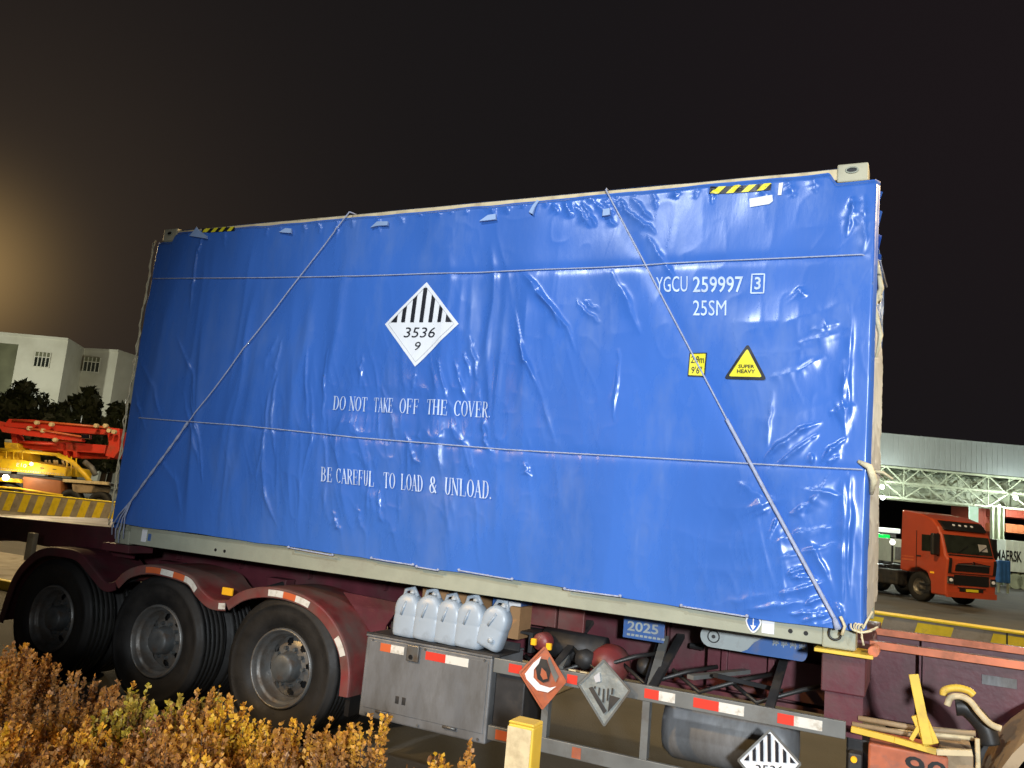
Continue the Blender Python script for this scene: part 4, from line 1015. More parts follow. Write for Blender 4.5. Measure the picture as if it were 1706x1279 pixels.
# diamonds hung on the guard rail
def dplate(name, T, Rr, B_, L_, y, m, tilt=0.):
    q = [P(*a, y) for a in (T, Rr, B_, L_)]
    for i, k in enumerate((tilt, 0, -tilt, 0)): q[i] = q[i] + Vector((0, k, 0))
    m2 = MB(); m2.add([tuple(p) for p in q] + [(p.x, p.y + .006, p.z) for p in q], [(0, 1, 2, 3), (7, 6, 5, 4), (0, 4, 5, 1), (1, 5, 6, 2), (2, 6, 7, 3), (3, 7, 4, 0)])
    o = m2.build(name, m, tr)
    c = sum(q, Vector()) / 4
    f = lambda u, v: q[3] + (q[1] - q[3]) * u + (q[0] - q[2]) * (v - .5) + ((q[0] + q[2]) / 2 - (q[1] + q[3]) / 2) * (1 - abs(u - .5) * 2)
    fr_ = MB()
    for i in range(4):
        a_, b_ = q[i], q[(i + 1) % 4]; fr_.bar(a_ + Vector((0, -.004, 0)), b_ + Vector((0, -.004, 0)), .012, .006, up=(0, 1, 0))
    fr_.build('placard_frame', 'rail_grey' if m != 'worn_orange' else 'worn_orange', o)
    return o, f, q
dp, f, q = dplate('placard', (907, 1078), (943, 1135), (905, 1180), (866, 1120), -.06, 'worn_orange', .01)
# remains of a flame print: white swoosh, dark field
def on_f(f, pts, y=-.003): return [f(u, v) + Vector((0, y, 0)) for u, v in pts]
def patch(f, pts, name, m, par, y):
    vs = on_f(f, pts, y); n = len(vs)
    return MB().add([tuple(p) for p in vs] + [(p.x, p.y + .0015, p.z) for p in vs], [tuple(range(n)), tuple(range(2 * n - 1, n - 1, -1))] + [(i, (i + 1) % n, (i + 1) % n + n, i + n) for i in range(n)]).build(name, m, par)
patch(f, [(.42, .80), (.56, .80), (.66, .62), (.62, .46), (.50, .42), (.38, .46), (.34, .62)], 'dark_print', 'dark_steel', dp, -.008)
patch(f, [(.44, .84), (.40, .72), (.30, .60), (.30, .47), (.44, .38), (.66, .36), (.80, .40), (.62, .28), (.38, .28), (.16, .42), (.12, .50), (.28, .70)], 'white_swoosh', 'label_white', dp, -.010)
patch(f, [(.46, .66), (.56, .60), (.60, .50), (.50, .47), (.44, .54)], 'flame_print', 'worn_orange', dp, -.0105)
patch(f, [(.62, .86), (.70, .74), (.84, .56), (.78, .46), (.68, .60), (.58, .80)], 'bare_metal', 'rail_grey', dp, -.009)
dp, f, q = dplate('placard', (1005, 1100), (1050, 1150), (1008, 1208), (965, 1140), -.07, 'silver', .012)
for k in range(5):
    u0 = .30 + k * .085; patch(f, [(u0, .32 + abs(.5 - u0)), (u0 + .035, .32 + abs(.5 - u0)), (u0 + .05, .56), (u0 + .02, .56)], 'worn_stripe', 'dark_steel', dp, -.009 - k * .0002)
patch(f, [(.20, .50), (.50, .18), (.56, .22), (.28, .54)], 'dark_edge', 'dark_steel', dp, -.0105)
patch(f, [(.58, .20), (.82, .40), (.62, .46)], 'torn_foil', 'dark_steel', dp, -.0108)
patch(f, [(.34, .62), (.44, .66), (.42, .80), (.30, .70)], 'torn_foil', 'label_grey', dp, -.0108)
dp, f, q = dplate('placard', (1283, 1216), (1334, 1272), (1284, 1330), (1230, 1266), -.06, 'label_white', .01)
def mk9(pls, m, lv):
    if lv == 0: return
    for pl in pls: patch(f, [(a, b) for a, b in pl], 'placard_stripe', m, dp, -.009)
fl = lambda u, v: f(u, v)
f_keep = f
f = lambda u, v, g_=[P(*a, -.06) for a in ((1283, 1216), (1334, 1272), (1284, 1330), (1230, 1266))]: (g_[3] * (1 - u) + g_[1] * u) * .0 + ((g_[0] + g_[2] + g_[1] + g_[3]) / 4 + (g_[1] - g_[3]) * (u - .5) + (g_[0] - g_[2]) * (v - .5))
placard9(f, mk9, '')
text_on('3536', [f(.28, .34) + Vector((0, -.0105, 0)), f(.72, .34) + Vector((0, -.0105, 0)), f(.72, .47) + Vector((0, -.0105, 0)), f(.28, .47) + Vector((0, -.0105, 0))], 'placard_number', 'label_black', dp)
for x, z in ((4.19, .90), (4.61, .90)): MB().box(x - .02, x + .02, -.045, -.031, .80, z + .02).build('placard_clip', 'rail_grey', tr)
# gooseneck web details right of the container
MB().box(6.38, 6.392, YB - .075, YB - .008, .80, 1.22).build('web_stiffener', 'maroon', tr)
MB().box(6.72, 6.90, YB - .012, YB - .0065, 1.10, 1.155).build('type_label', 'steel_grey', tr)

# ================================================================== jugs and boxes in the tray
def jug(x, z, label, s=1., rz=0., lean=0.):
    lean += .0
    r = thing('jerrycan', label, 'jerrycan', (x, .10, z), rz, 'plastic jerrycans in the tray')
    r.rotation_euler = (0, lean, rz)
    w, d, h = .178 * s, .12 * s, .255 * s
    n = 20; vs = []; fs = []
    rings = [(0, .92), (.02, 1), (.45, 1.0), (.48, .965), (.52, .965), (.55, 1.0), (.74, .98), (.84, .84), (.93, .60), (1.0, .34)]
    for t, k in rings:
        for j in range(n):
            a = 2 * math.pi * j / n; c, s_ = math.cos(a), math.sin(a)
            rx = math.copysign(abs(c) ** .55, c); ry = math.copysign(abs(s_) ** .55, s_)
            vs.append((rx * w / 2 * (k if t < .8 else k), ry * d / 2 * (k if t < .8 else (k * .6 + .4)), t * h))
    for i in range(len(rings) - 1):
        for j in range(n): fs.append((i * n + j, i * n + (j + 1) % n, (i + 1) * n + (j + 1) % n, (i + 1) * n + j))
    fs += [tuple(range(n))[::-1], tuple((len(rings) - 1) * n + j for j in range(n))]
    MB().add(vs, fs).build('body', 'jug', r, smooth=True, subs=1)
    MB().tube([(-w * .30, -.0, h * .80), (-w * .22, 0, h * 1.06), (w * .10, 0, h * 1.12), (w * .26, 0, h * .95)], .012 * s, 8).build('handle', 'jug', r, smooth=True)
    MB().lathe([(0, .03), (.020, .03), (.022, .0)], 14, (w * .05, 0, h * 1.0), axis='z').build('cap', 'cap', r, smooth=True)
    MB().tube([(-w * .12, -d * .47, h * .50), (-w * .05, -d * .50, h * .66), (w * .02, -d * .42, h * .82)], .010, 6).build('grip_fold', 'jug', r, smooth=True)
    return r
jl = ['pale blue plastic jug at the rear end of the tray, nearest the wheels', 'pale blue plastic jug second from the rear end of the tray', 'pale blue plastic jug in the middle of the tray', 'pale blue plastic jug second from the front end of the tray', 'pale plastic jug leaning at the front end of the tray, cap low on its side']
for k, x in enumerate((3.06, 3.232, 3.404, 3.576)): jug(x, .908, jl[k], 1.20 + .04 * (k % 2), random.uniform(-.12, .12), random.uniform(-.05, .08))
r = jug(3.72, .935, jl[4], 1.16, 0, .30)
MB().lathe([(0, -.02), (.018, -.018), (.02, 0)], 14, (.035, -.066, .07)).build('side_cap', 'cap', r, smooth=True)
for x, m, lb, nm in ((3.10, 'cardboard', 'brown box jammed above the jugs, nearest the rear', 'carton'), (3.38, 'cardboard', 'brown box jammed above the jugs, nearest the middle', 'carton'), (3.70, 'blue_plate', 'small blue and white box behind the leaning jug', 'carton')):
    q = thing('carton', lb, 'box', (x, .45, 1.10), world=True, group='boxes behind the jugs')
    MB().box(x - .10, x + .13, .35, .55, 1.04, 1.235).build('box_body', m, q, bevel=.006)
    if m == 'blue_plate': MB().box(x - .02, x + .13, .345, .3495, 1.10, 1.225).build('box_label', 'label_white', q)
    else: MB().box(x - .10, x + .13, .345, .3495, 1.13, 1.16).build('tape', 'cream', q)
q = thing('carton_rack', 'dark steel shelf behind the jugs holding the boxes', 'shelf', (3.4, .45, 1.0), world=True)
MB().box(2.9, 3.95, .33, .6, 1.02, 1.037).box(2.9, 2.93, .33, .6, .90, 1.02).box(3.92, 3.95, .33, .6, .90, 1.02).build('shelf_frame', 'dark_steel', q)

# ================================================================== bollard
q0 = P(842, 1202, -1.5); q1 = P(897, 1205, -1.5)
bo = thing('bollard', 'yellow square bollard, its front coloured pale as if lamplit, standing in front of the side guard', 'bollard', ((q0.x + q1.x) / 2, -1.45, 0), .0)
MB().box(-.065, .065, -.055, .055, .0, .905).build('post', 'yellow_paint', bo, bevel=.008)
MB().box(-.0655, .055, -.0585, -.0555, .0, .893).build('lamplit_front', 'cream', bo, bevel=.001)  # pale sheet over the yellow post, lamplight put into its colour
MB().prism([(-.066, .906), (.066, .906), (.058, .918), (-.060, .918)], -.056, .056).build('cap', 'yellow_paint', bo, bevel=.004)

# ================================================================== tractor end parts, bottom right
tu = thing('tractor_unit', 'rear of the tractor with mudguard, hoses and an orange box numbered 90', 'truck', (7.6, 1.2, 0), world=True)
def at(px, py, y): return P(px, py, y)
A = at(1440, 1232, -.05); B = at(1580, 1262, -.05)
ob = MB().box(A.x + .02, B.x, -.05, .30, .60, A.z - .012).build('battery_box', 'worn_orange', tu, bevel=.012)
text_on('90', [(A.x + .20, -.054, A.z - .145), (A.x + .40, -.054, A.z - .150), (A.x + .40, -.054, A.z - .040), (A.x + .20, -.054, A.z - .035)], 'box_number', 'truck_black', ob, bold=.01)
C1 = at(1418, 1214, -.06); C2 = at(1490, 1232, -.06); C3 = at(1560, 1252, -.06); C4 = at(1620, 1254, -.06)
MB().bar(C1, C2, .035, .03).bar(C2, C3, .035, .03).build('top_bar', 'yellow_paint', tu, bevel=.003)
MB().bar(C3, C4, .035, .03).build('top_bar', 'cream', tu, bevel=.003)
a = at(1522, 1123, -.10); b = at(1546, 1240, -.12)
MB().bar(a, b, .048, .018, up=(0, 1, 0)).build('lever', 'yellow_paint', tu, bevel=.003)
a = at(1530, 1190, -.09); b = at(1552, 1240, -.09); MB().bar(a, b, .075, .03, up=(0, 1, 0)).build('lever_socket', 'yellow_paint', tu, bevel=.004)
a = at(1518, 1232, -.10); b = at(1534, 1205, -.10); MB().bar(a, b, .02, .02).build('lever_clip', 'yellow_paint', tu)
for p0, p1, p2, r, m in (((1430, 1196), (1520, 1212), (1625, 1222), .015, 'tan'), ((1420, 1206), (1510, 1222), (1600, 1230), .014, 'tan'), ((1480, 1216), (1560, 1224), (1622, 1230), .012, 'cream')):
    MB().tube([at(*p0, .05), at(*p1, .04), at(*p2, .05)], r, 8).build('pipe', m, tu, smooth=True)
cur = [(1578, 1175), (1584, 1162), (1600, 1160), (1616, 1168), (1632, 1188), (1650, 1206), (1668, 1214)]
cs = smooth_pts([(P(a, b, .1).x, P(a, b, .1).z) for a, b in cur], 6)
MB().tube([(x, .10, z) for x, z in cs], .017, 9).build('air_hose', 'cream', tu, smooth=True)
cur = [(1572, 1158), (1574, 1150), (1592, 1146), (1612, 1150), (1622, 1158)]
cs = smooth_pts([(P(a, b, .16).x, P(a, b, .16).z) for a, b in cur], 6)
MB().tube([(x, .16, z) for x, z in cs], .020, 9).build('air_hose', 'yellow_paint', tu, smooth=True)
cur = [(1592, 1176), (1612, 1180), (1640, 1210), (1650, 1240)]
cs = smooth_pts([(P(a, b, .2).x, P(a, b, .2).z) for a, b in cur], 6)
MB().tube([(x, .2, z) for x, z in cs], .05, 10).build('air_hose', 'black_hose', tu, smooth=True)
A = at(1600, 1252, .0); MB().box(A.x - .10, A.x + .06, .0, .35, .55, A.z).build('bracket_box', 'tan', tu, bevel=.01)
A = at(1628, 1230, -.02); MB().tube([(A.x, -.02, A.z + .0), (A.x + .01, -.02, A.z - .30)], .012, 8).build('pipe', 'cream', tu)
A = at(1420, 1262, .0); MB().box(A.x - .02, A.x + .05, -.03, .25, .55, A.z + .03).build('lamp_bracket', 'dark_steel', tu, bevel=.01)
MB().lathe([(0, -.01), (.016, -.01), (.018, .01)], 14, (A.x + .01, -.035, A.z)).build('side_marker', 'amber', tu)
MB().box(6.02, 6.18, .06, .5, .42, .80).build('mud_flap', 'truck_black', tu, bevel=.01)
def arcfender(cx, cz, r, y0, y1, a0, a1, name, m, par, th=.02, lip=.05):
    pts = [(cx + r * math.cos(t), cz + r * math.sin(t)) for t in np.linspace(rad(a0), rad(a1), 22)]
    inn = [(cx + (r - th) * math.cos(t), cz + (r - th) * math.sin(t)) for t in np.linspace(rad(a1), rad(a0), 22)]
    o = MB().prism(pts + inn, y0, y1).build(name, m, par)
    inn = [(cx + (r - lip) * math.cos(t), cz + (r - lip) * math.sin(t)) for t in np.linspace(rad(a1), rad(a0), 22)]
    pts = [(cx + (r + .004) * math.cos(t), cz + (r + .004) * math.sin(t)) for t in np.linspace(rad(a0), rad(a1), 22)]
    MB().prism(pts + inn, y0 - .02, y0 - .002).build('edge', m, o)
    return o
arcfender(7.35, .52, .66, -.05, .6, 12, 168, 'mudguard', 'tan', tu)
MB().lathe([(.30, .03), (.36, -.01), (.47, -.01), (.51, .02), (.53, .05), (.53, .25), (.5, .28), (.3, .28)], 48, (7.35, -.02, .53)).build('tyre', 'rubber', tu, smooth=True)
MB().lathe([(.30, .03), (.27, .02), (.25, .1), (.14, .12), (.12, .02), (0, .01)], 40, (7.35, -.02, .53)).build('rim', 'rim', tu, smooth=True)
MB().box(6.2, 9.8, .75, .85, .62, .78).box(6.2, 9.8, 1.59, 1.69, .62, .78).build('chassis_rail', 'dark_steel', tu)
MB().box(9.0, 9.9, .1, 2.3, .55, 3.1).build('cab', 'truck_red', tu, bevel=.12)

# ================================================================== hedge
HP = [(-40, 1058), (0, 1068), (18, 1078), (40, 1074), (60, 1090), (80, 1082), (104, 1100), (122, 1104), (140, 1088), (160, 1094), (176, 1128), (196, 1142), (214, 1136), (236, 1138), (254, 1176), (290, 1180), (330, 1172), (362, 1160), (384, 1198), (420, 1212), (448, 1204), (464, 1196), (482, 1222), (520, 1218), (548, 1238), (590, 1226), (626, 1212), (650, 1226), (664, 1276), (720, 1278), (750, 1262), (780, 1276), (850, 1290)]
HY = -2.25
hx = np.array([P(a, b, HY).x for a, b in HP]); hz = np.array([P(a, b, HY).z for a, b in HP])
o_ = np.argsort(hx); hx, hz = hx[o_], hz[o_]
def shoots(name, m, n, xr, yr, par, seed, hz_off=0., zfn=None, leaf=(.013, .023), lpn=62, low=.18):
    r = np.random.RandomState(seed)
    V = []; F = []; base = 0; tw = MB()
    X = r.uniform(*xr, n); Yv = yr[0] + (yr[1] - yr[0]) * r.rand(n) ** .9
    allv = []
    for i in range(n):
        x, y = X[i], Yv[i]
        top = (zfn(x) if zfn else float(np.interp(x, hx, hz))) + hz_off + .24 * (float(vn(x * 8, y * 8, 90)) - .60) * (1 if y < HY - .12 else .55) + .05 * (r.rand() - .75) - .05 * max(0, (HY - y)) * 0
        back = 1.0
        top *= back
        ln = r.uniform(.20, .34); lean = r.normal(0, .10, 2)
        z0 = top - ln - (r.rand() ** 2) * .35 * (r.rand() < .55)
        if z0 < low: z0 = low
        k = lpn; t = np.sort(r.rand(k)) ** .8
        c = np.stack([x + lean[0] * t * ln, y + lean[1] * t * ln, z0 + ln * t], 1)
        a = r.uniform(0, 2 * math.pi, k); up = r.uniform(.2, 1.1, k) + .4 * t
        d = np.stack([np.cos(a) * np.cos(up), np.sin(a) * np.cos(up), np.sin(up)], 1)
        s = np.cross(d, np.stack([r.normal(0, .5, k), r.normal(0, .5, k), np.ones(k)], 1)); s /= np.linalg.norm(s, axis=1)[:, None]
        L_ = r.uniform(*leaf, k)[:, None]; w_ = L_ * r.uniform(.34, .46, k)[:, None]
        rad_ = (.035 * (1 - .55 * t))[:, None]
        p0 = c + d * rad_ * .5 * r.rand(k)[:, None]
        nrm = np.cross(s, d)
        q = np.stack([p0, p0 + d * L_ * .5 + s * w_ + nrm * L_ * .12, p0 + d * L_, p0 + d * L_ * .5 - s * w_ + nrm * L_ * .12], 1)
        allv.append(q.reshape(-1, 3))
        if i % 3 == 0:
            tw.tube([tuple(c[0] - np.array([lean[0] * .2, lean[1] * .2, .30])), tuple(c[0]), tuple(c[-1])], [.004, .003, .0015], 4, cap=False)
    co = np.concatenate(allv).astype(np.float32); nq = len(co) // 4
    me = bpy.data.meshes.new(name); me.vertices.add(len(co)); me.vertices.foreach_set('co', co.ravel())
    me.loops.add(nq * 4); me.loops.foreach_set('vertex_index', np.arange(nq * 4, dtype=np.int32))
    me.polygons.add(nq); me.polygons.foreach_set('loop_start', np.arange(0, nq * 4, 4, dtype=np.int32)); me.polygons.foreach_set('loop_total', np.full(nq, 4, dtype=np.int32))
    me.update(calc_edges=True)
    link_mesh('foliage', me, m, par); tw.build('twigs', 'bark', par)
hd = thing('hedge', 'clipped hedge with copper and orange leaves in front of the rear wheels', 'hedge', (2.3, -3, .1), world=True)
shoots('foliage', 'leaf_red', 2500, (1.2, 3.9), (-3.9, HY), hd, 3)
hg = thing('shrub', 'golden yellow leaved shrub at the end of the hedge beside the bollard', 'shrub', (4.2, -3, .1), world=True)
shoots('foliage', 'leaf_gold', 1200, (3.55, 4.55), (-3.5, HY), hg, 5, hz_off=.045)
hy = thing('shrub', 'small bright yellow green shrub in the middle of the copper hedge', 'shrub', (3.3, -2.3, .1), world=True)
shoots('foliage', 'leaf_green', 120, (3.12, 3.62), (-2.5, HY + .02), hy, 6, hz_off=.015, leaf=(.018, .028))
hl_ = thing('shrub', 'low tuft of golden leaves just left of the bollard foot', 'shrub', (4.75, -2.4, .1), world=True)
shoots('foliage', 'leaf_gold', 90, (4.56, 4.98), (-2.55, HY), hl_, 8, hz_off=.03)

# ================================================================== striped barrier behind the truck
def striped_wall(label, p0, p1, h, name='barrier', st=1.0, th=.35):
    a = Vector((p0[0], p0[1], 0)); b = Vector((p1[0], p1[1], 0)); Lw = (b - a).length; rz = math.atan2(b.y - a.y, b.x - a.x)
    r = thing(name, label, 'barrier', a, rz)
    MB().prism([(-.06, 0), (th + .06, 0), (th, .2), (th, h), (0, h), (0, .2)], 0, Lw, 'yz').build('wall', 'concrete', r, bevel=.01)
    x = 0; k = 0
    while x < Lw - .6:
        sl = .16
        MB().add([(x, -.004, .22), (x + st * .5, -.004, .22), (x + st * .5 + sl, -.004, h - .03), (x + sl, -.004, h - .03), (x, -.0005, .22), (x + st * .5, -.0005, .22), (x + st * .5 + sl, -.0005, h - .03), (x + sl, -.0005, h - .03)], [(0, 1, 2, 3), (7, 6, 5, 4), (0, 4, 5, 1), (1, 5, 6, 2), (2, 6, 7, 3), (3, 7, 4, 0)]).build('yellow_stripe', 'kerb_yellow', r)
        x += st * random.uniform(.95, 1.05); k += 1
    MB().box(0, Lw, -.02, th + .02, h + .001, h + .03).build('coping', 'kerb_yellow', r, bevel=.006)
    return r
wl = lambda px, py, h: PZ(px, py, h)
a = wl(-60, 812, .86); b = wl(215, 840, .86)
striped_wall('concrete barrier with slanting yellow stripes behind the rear of the trailer', (a.x, a.y), (b.x, b.y), .86, st=.62)
a = wl(1400, 1015, .8); b = wl(1760, 1066, .8)
r = striped_wall('low barrier with yellow and dark stripes behind the front of the trailer', (a.x, a.y), (b.x, b.y), .8, st=.95)
for x in (2.22, 2.95): MB().box(x, x + .02, -.006, .02, .1, .80).build('joint', 'truck_black', r)
# raised lane island in yellow kerbs seen under the trailer
isl = thing('lane_island', 'raised concrete lane island with a yellow kerb beyond the rear wheels', 'kerb', (-8, 4.2, 0), world=True)
MB().box(-22, 3, 3.05, 5.4, 0, .14).build('island_top', 'concrete', isl, bevel=.02)
MB().box(-22, 3, 2.93, 3.045, 0, .145).build('yellow_edge', 'kerb_yellow', isl, bevel=.015)

# ================================================================== concrete pump truck, far left
D = 37.0
def LP(D): return lambda px, py: BL(px, py, D)
u0 = BL(95, 800, D)[0]
pt = thing('pump_truck', 'concrete pump truck with folded red boom above a yellow deck', 'pump truck', BW(u0, D), YAW)
lp = lambda px, py: (BL(px, py, D)[0] - u0, BL(px, py, D)[1])
def pr(pts, y0, y1, name, m, bevel=.02, par=None): return MB().prism([lp(*p) for p in pts], y0, y1).build(name, m, par or pt, bevel=bevel)
def tb(pts, y, r, name, m, par=None): return MB().tube([(lp(*p)[0], y, lp(*p)[1]) for p in pts], r, 10).build(name, m, par or pt, smooth=True)
bm1 = pr([(14, 709), (22, 699), (60, 700), (205, 715), (204, 726), (130, 722), (60, 716), (16, 712)], -.35, .0, 'boom_section', 'pump_red')
pr([(14, 712), (60, 718), (150, 728), (150, 738), (60, 728), (20, 722)], -.75, -.42, 'boom_section', 'pump_red')
pr([(30, 734), (110, 736), (180, 742), (178, 756), (120, 752), (60, 750), (32, 742)], -.2, .2, 'boom_section', 'pump_red')
pr([(60, 745), (120, 752), (190, 756), (188, 764), (130, 763), (70, 757)], .25, .6, 'boom_section', 'pump_red')
pr([(184, 712), (206, 720), (205, 752), (196, 764), (182, 760), (188, 740)], -.4, .4, 'boom_knuckle', 'pump_red')
pr([(24, 716), (32, 718), (36, 740), (26, 738)], -.3, .3, 'boom_link', 'pump_red'); pr([(-30, 702), (0, 701), (16, 705), (16, 713), (0, 712), (-30, 708)], -.3, .1, 'boom_tip', 'pump_red')
tb([(64, 716), (92, 720), (152, 730)], -.85, .045, 'hydraulic_cylinder', 'refl_orange'); tb([(108, 736), (148, 734)], -.5, .05, 'hydraulic_cylinder', 'refl_orange'); tb([(40, 737), (105, 741)], -.45, .06, 'hydraulic_cylinder', 'pump_red')
tb([(30, 702), (100, 706), (190, 714)], -.42, .05, 'concrete_pipe', 'refl_orange')
for px, py in ((66, 716), (88, 720), (108, 735), (78, 707), (102, 710), (175, 712), (190, 712), (196, 720), (204, 722)):
    a = lp(px, py); MB().lathe([(0, -.1), (.09, -.08), (.10, .08), (0, .1)], 12, (a[0], -.8, a[1])).build('pivot_pin', 'cream', pt)
pr([(152, 726), (166, 727), (166, 734), (152, 733)], -.9, -.7, 'ram_head', 'chrome')
for x in (108, 124): pr([(x, 738), (x + 6, 738), (x + 8, 762), (x + 2, 762)], -.2, .1, 'boom_rest', 'pump_red', .01)
pr([(20, 738), (42, 740), (44, 752), (22, 756)], -.6, .3, 'slewing_tower', 'pump_yellow'); pr([(14, 752), (48, 754), (52, 778), (14, 776)], -.9, .9, 'outrigger_box', 'pump_yellow')
dk = pr([(-40, 762), (20, 766), (60, 768), (134, 781), (132, 795), (60, 788), (-40, 779)], -1.2, 1.1, 'deck_panel', 'pump_yellow')
pr([(-30, 758), (8, 761), (10, 770), (-30, 768)], -1.25, 0, 'red_tank', 'pump_red')
a = lp(54, 776); b = lp(70, 778); text_on('E10', [(a[0], -1.215, a[1] - .08), (b[0], -1.215, b[1] - .09), (b[0], -1.215, b[1] + .07), (a[0], -1.215, a[1] + .08)], 'deck_lettering', 'label_white', dk)
a = lp(78, 775); MB().lathe([(0, -1.22), (.09, -1.22), (.09, -1.205)], 14, (a[0], 0, a[1])).build('deck_emblem', 'label_white', dk)
for px in range(-16, 132, 4):
    a = lp(px, 779 + (px + 16) * .098); MB().box(a[0], a[0] + .05, -1.216, -1.201, a[1], a[1] + .05).build('marker_dot', 'cream', dk)
for px, py in ((92, 782), (112, 784), (72, 778)): a = lp(px, py); MB().box(a[0], a[0] + .16, -1.214, -1.201, a[1], a[1] + .03).build('vent_slot', 'truck_black', dk)
tb([(22, 751), (60, 754), (118, 760)], -1.1, .07, 'rail_pipe', 'pump_yellow'); tb([(118, 760), (142, 772), (162, 792), (170, 803)], -1.1, .10, 'outrigger_leg', 'pump_yellow')
for px in (36, 48, 62, 134, 141, 149): tb([(px, 754 + max(0, px - 110) * .3), (px, 780 + max(0, px - 60) * .16)], -1.15, .025, 'rail_post', 'pump_yellow')
for px in (88, 94, 102, 106, 116, 122): tb([(px, 768), (px + 2, 776)], -.6, .05, 'valve', 'cream')
tb([(150, 770), (162, 780), (168, 792)], -.5, .12, 'hopper_pipe', 'steel_grey')
pr([(-60, 783), (60, 792), (135, 799), (200, 806), (200, 811), (135, 806), (-60, 796)], -.9, .9, 'chassis', 'dark_steel')
pr([(62, 795), (124, 802), (124, 826), (62, 822)], -1.15, .6, 'side_locker', 'pump_orange', .05)
pr([(-50, 790), (14, 794), (14, 816), (-50, 812)], -1.15, .6, 'side_locker', 'pump_orange', .05)
pr([(140, 806), (176, 810), (172, 822), (142, 822)], -1.1, .6, 'rear_locker', 'tan', .05)
pr([(16, 796), (56, 799), (60, 806), (14, 802)], -1.2, -.7, 'wheel_guard', 'pump_yellow', .03)
pr([(128, 799), (200, 804), (200, 809), (128, 804)], -1.2, -1.0, 'side_bar', 'cream', .01)
tb([(-60, 806), (60, 815), (130, 826)], -1.3, .05, 'guard_bar', 'pump_yellow')
for px in (-64, 36, 138, 186):
    a = lp(px, 822); w_ = MB().lathe([(.2, -1.0), (.3, -1.1), (.46, -1.1), (.5, -1.05), (.5, -.7), (.3, -.7)], 28, (a[0], 0, .5)).build('wheel', 'rubber', pt, smooth=True)
    MB().lathe([(.29, -1.1), (.25, -1.0), (.1, -1.02), (0, -1.08)], 20, (a[0], 0, .5)).build('rim', 'rim', w_, smooth=True)
a = lp(38, 797)
wkl = MB().lathe([(0, -.06), (.10, -.06), (.13, -.02), (.12, .04), (.05, .08), (0, .08)], 20, (a[0], -1.28, a[1])).build('work_lamp', 'lamp_work', pt, smooth=True)
a = BW(BL(38, 797, D - 1.6)[0], D - 1.8); lamp('POINT', (a[0], a[1], 1.5), 60, (1, .85, .6), .1)
pr([(-60, 722), (22, 728), (20, 748), (-60, 742)], 3, 5.2, 'cab', 'cargo_white', .05)

# ================================================================== trees
def tree(px, top, bot, wpx, D, label, seed, n=4200):
    r = np.random.RandomState(seed)
    u, z1 = BL(px, top, D); _, z0 = BL(px, bot, D); w = wpx / FPX * D / 2
    t = thing('tree', label, 'tree', BW(u, D), YAW, 'dark trees before the white building')
    mb = MB(); mb.tube([(0, 0, 0), (.1, 0, z1 * .3), (-.1, .1, z1 * .7)], [.22, .17, .06], 8)
    for k in range(7):
        a = r.uniform(0, 6.28); mb.tube([(0, 0, z1 * r.uniform(.2, .5)), (w * .5 * math.cos(a), w * .5 * math.sin(a), z1 * r.uniform(.5, .8))], [.08, .02], 6)
    mb.build('trunk', 'bark', t)
    cl = []
    for k in range(46):
        a = r.uniform(0, 6.28); ph = r.uniform(-.6, 1.45); q = r.uniform(.35, .82)
        cl.append((w * q * math.cos(a) * math.cos(ph), w * q * math.sin(a) * math.cos(ph), z1 * .5 + (z1 * .5 - .3) * q * math.sin(ph), r.uniform(.6, 1.0) * w * .40))
    cl = np.array(cl); idx = r.randint(0, len(cl), n); d = r.normal(0, 1, (n, 3)); d /= np.linalg.norm(d, axis=1)[:, None]
    c = cl[idx, :3] + d * cl[idx, 3:4] * r.uniform(.6, 1.05, (n, 1))
    s = r.normal(0, 1, (n, 3)); s /= np.linalg.norm(s, axis=1)[:, None]; q2 = np.cross(s, d); q2 /= np.linalg.norm(q2, axis=1)[:, None]
    sz = r.uniform(.20, .42, (n, 1)); V = np.stack([c - s * sz, c + q2 * sz * .5, c + s * sz, c - q2 * sz * .5], 1).reshape(-1, 3)
    me = bpy.data.meshes.new('crown'); me.from_pydata(V.tolist(), [], [(4 * i, 4 * i + 1, 4 * i + 2, 4 * i + 3) for i in range(n)])
    link_mesh('crown', me, 'leaf_dark', t)
tree(52, 622, 700, 125, 60, 'dark round tree in front of the first upstairs window, tallest crown', 1, 7000)
tree(150, 634, 700, 84, 60, 'dark tree in front of the second upstairs window', 2, 5000)
tree(205, 648, 700, 60, 60, 'dark tree beside the rear edge of the container', 3, 3500)
tree(-30, 660, 700, 90, 62, 'dark tree cut by the left edge of the photo', 4, 4000)
tree(105, 668, 720, 110, 56, 'low dark bushy tree right behind the red boom', 5, 5000)
tree(190, 672, 720, 70, 56, 'low dark bushy tree between the boom and the container', 6, 3500)

# ================================================================== white building
D = 85.0
u0 = BL(110, 700, D)[0]
wb = thing('white_building', 'pale two part building with square upstairs windows, beyond the trees', 'building', BW(u0, D), YAW)
lu = lambda px: (BL(px, 600, D)[0] - u0)
zt = 15.0
foot = [(lu(-420), 0), (lu(107), 0), (lu(107) + 2.2, 5), (lu(107) + 2.3, 5.01), (lu(194), 4.2), (lu(194) + 3.6, 12), (lu(194) + 3.6, 26), (lu(-420), 26)]
lu2 = lambda px, y: BL(px, 600, D + y)[0] - u0
foot = [(lu(-420), 0), (lu(108), 0), (lu2(138, 6), 6.0), (lu2(195, 5), 5.0), (lu2(262, 12), 12), (lu2(262, 28), 28), (lu(-420), 28)]
MB().prism(foot, 0, zt, 'xy').build('wall', 'facade', wb)
MB().prism([(x * 1.0, y + (.12 if y > 10 else -.12)) for x, y in foot], zt + .002, zt + .25, 'xy').build('parapet', 'facade', wb)
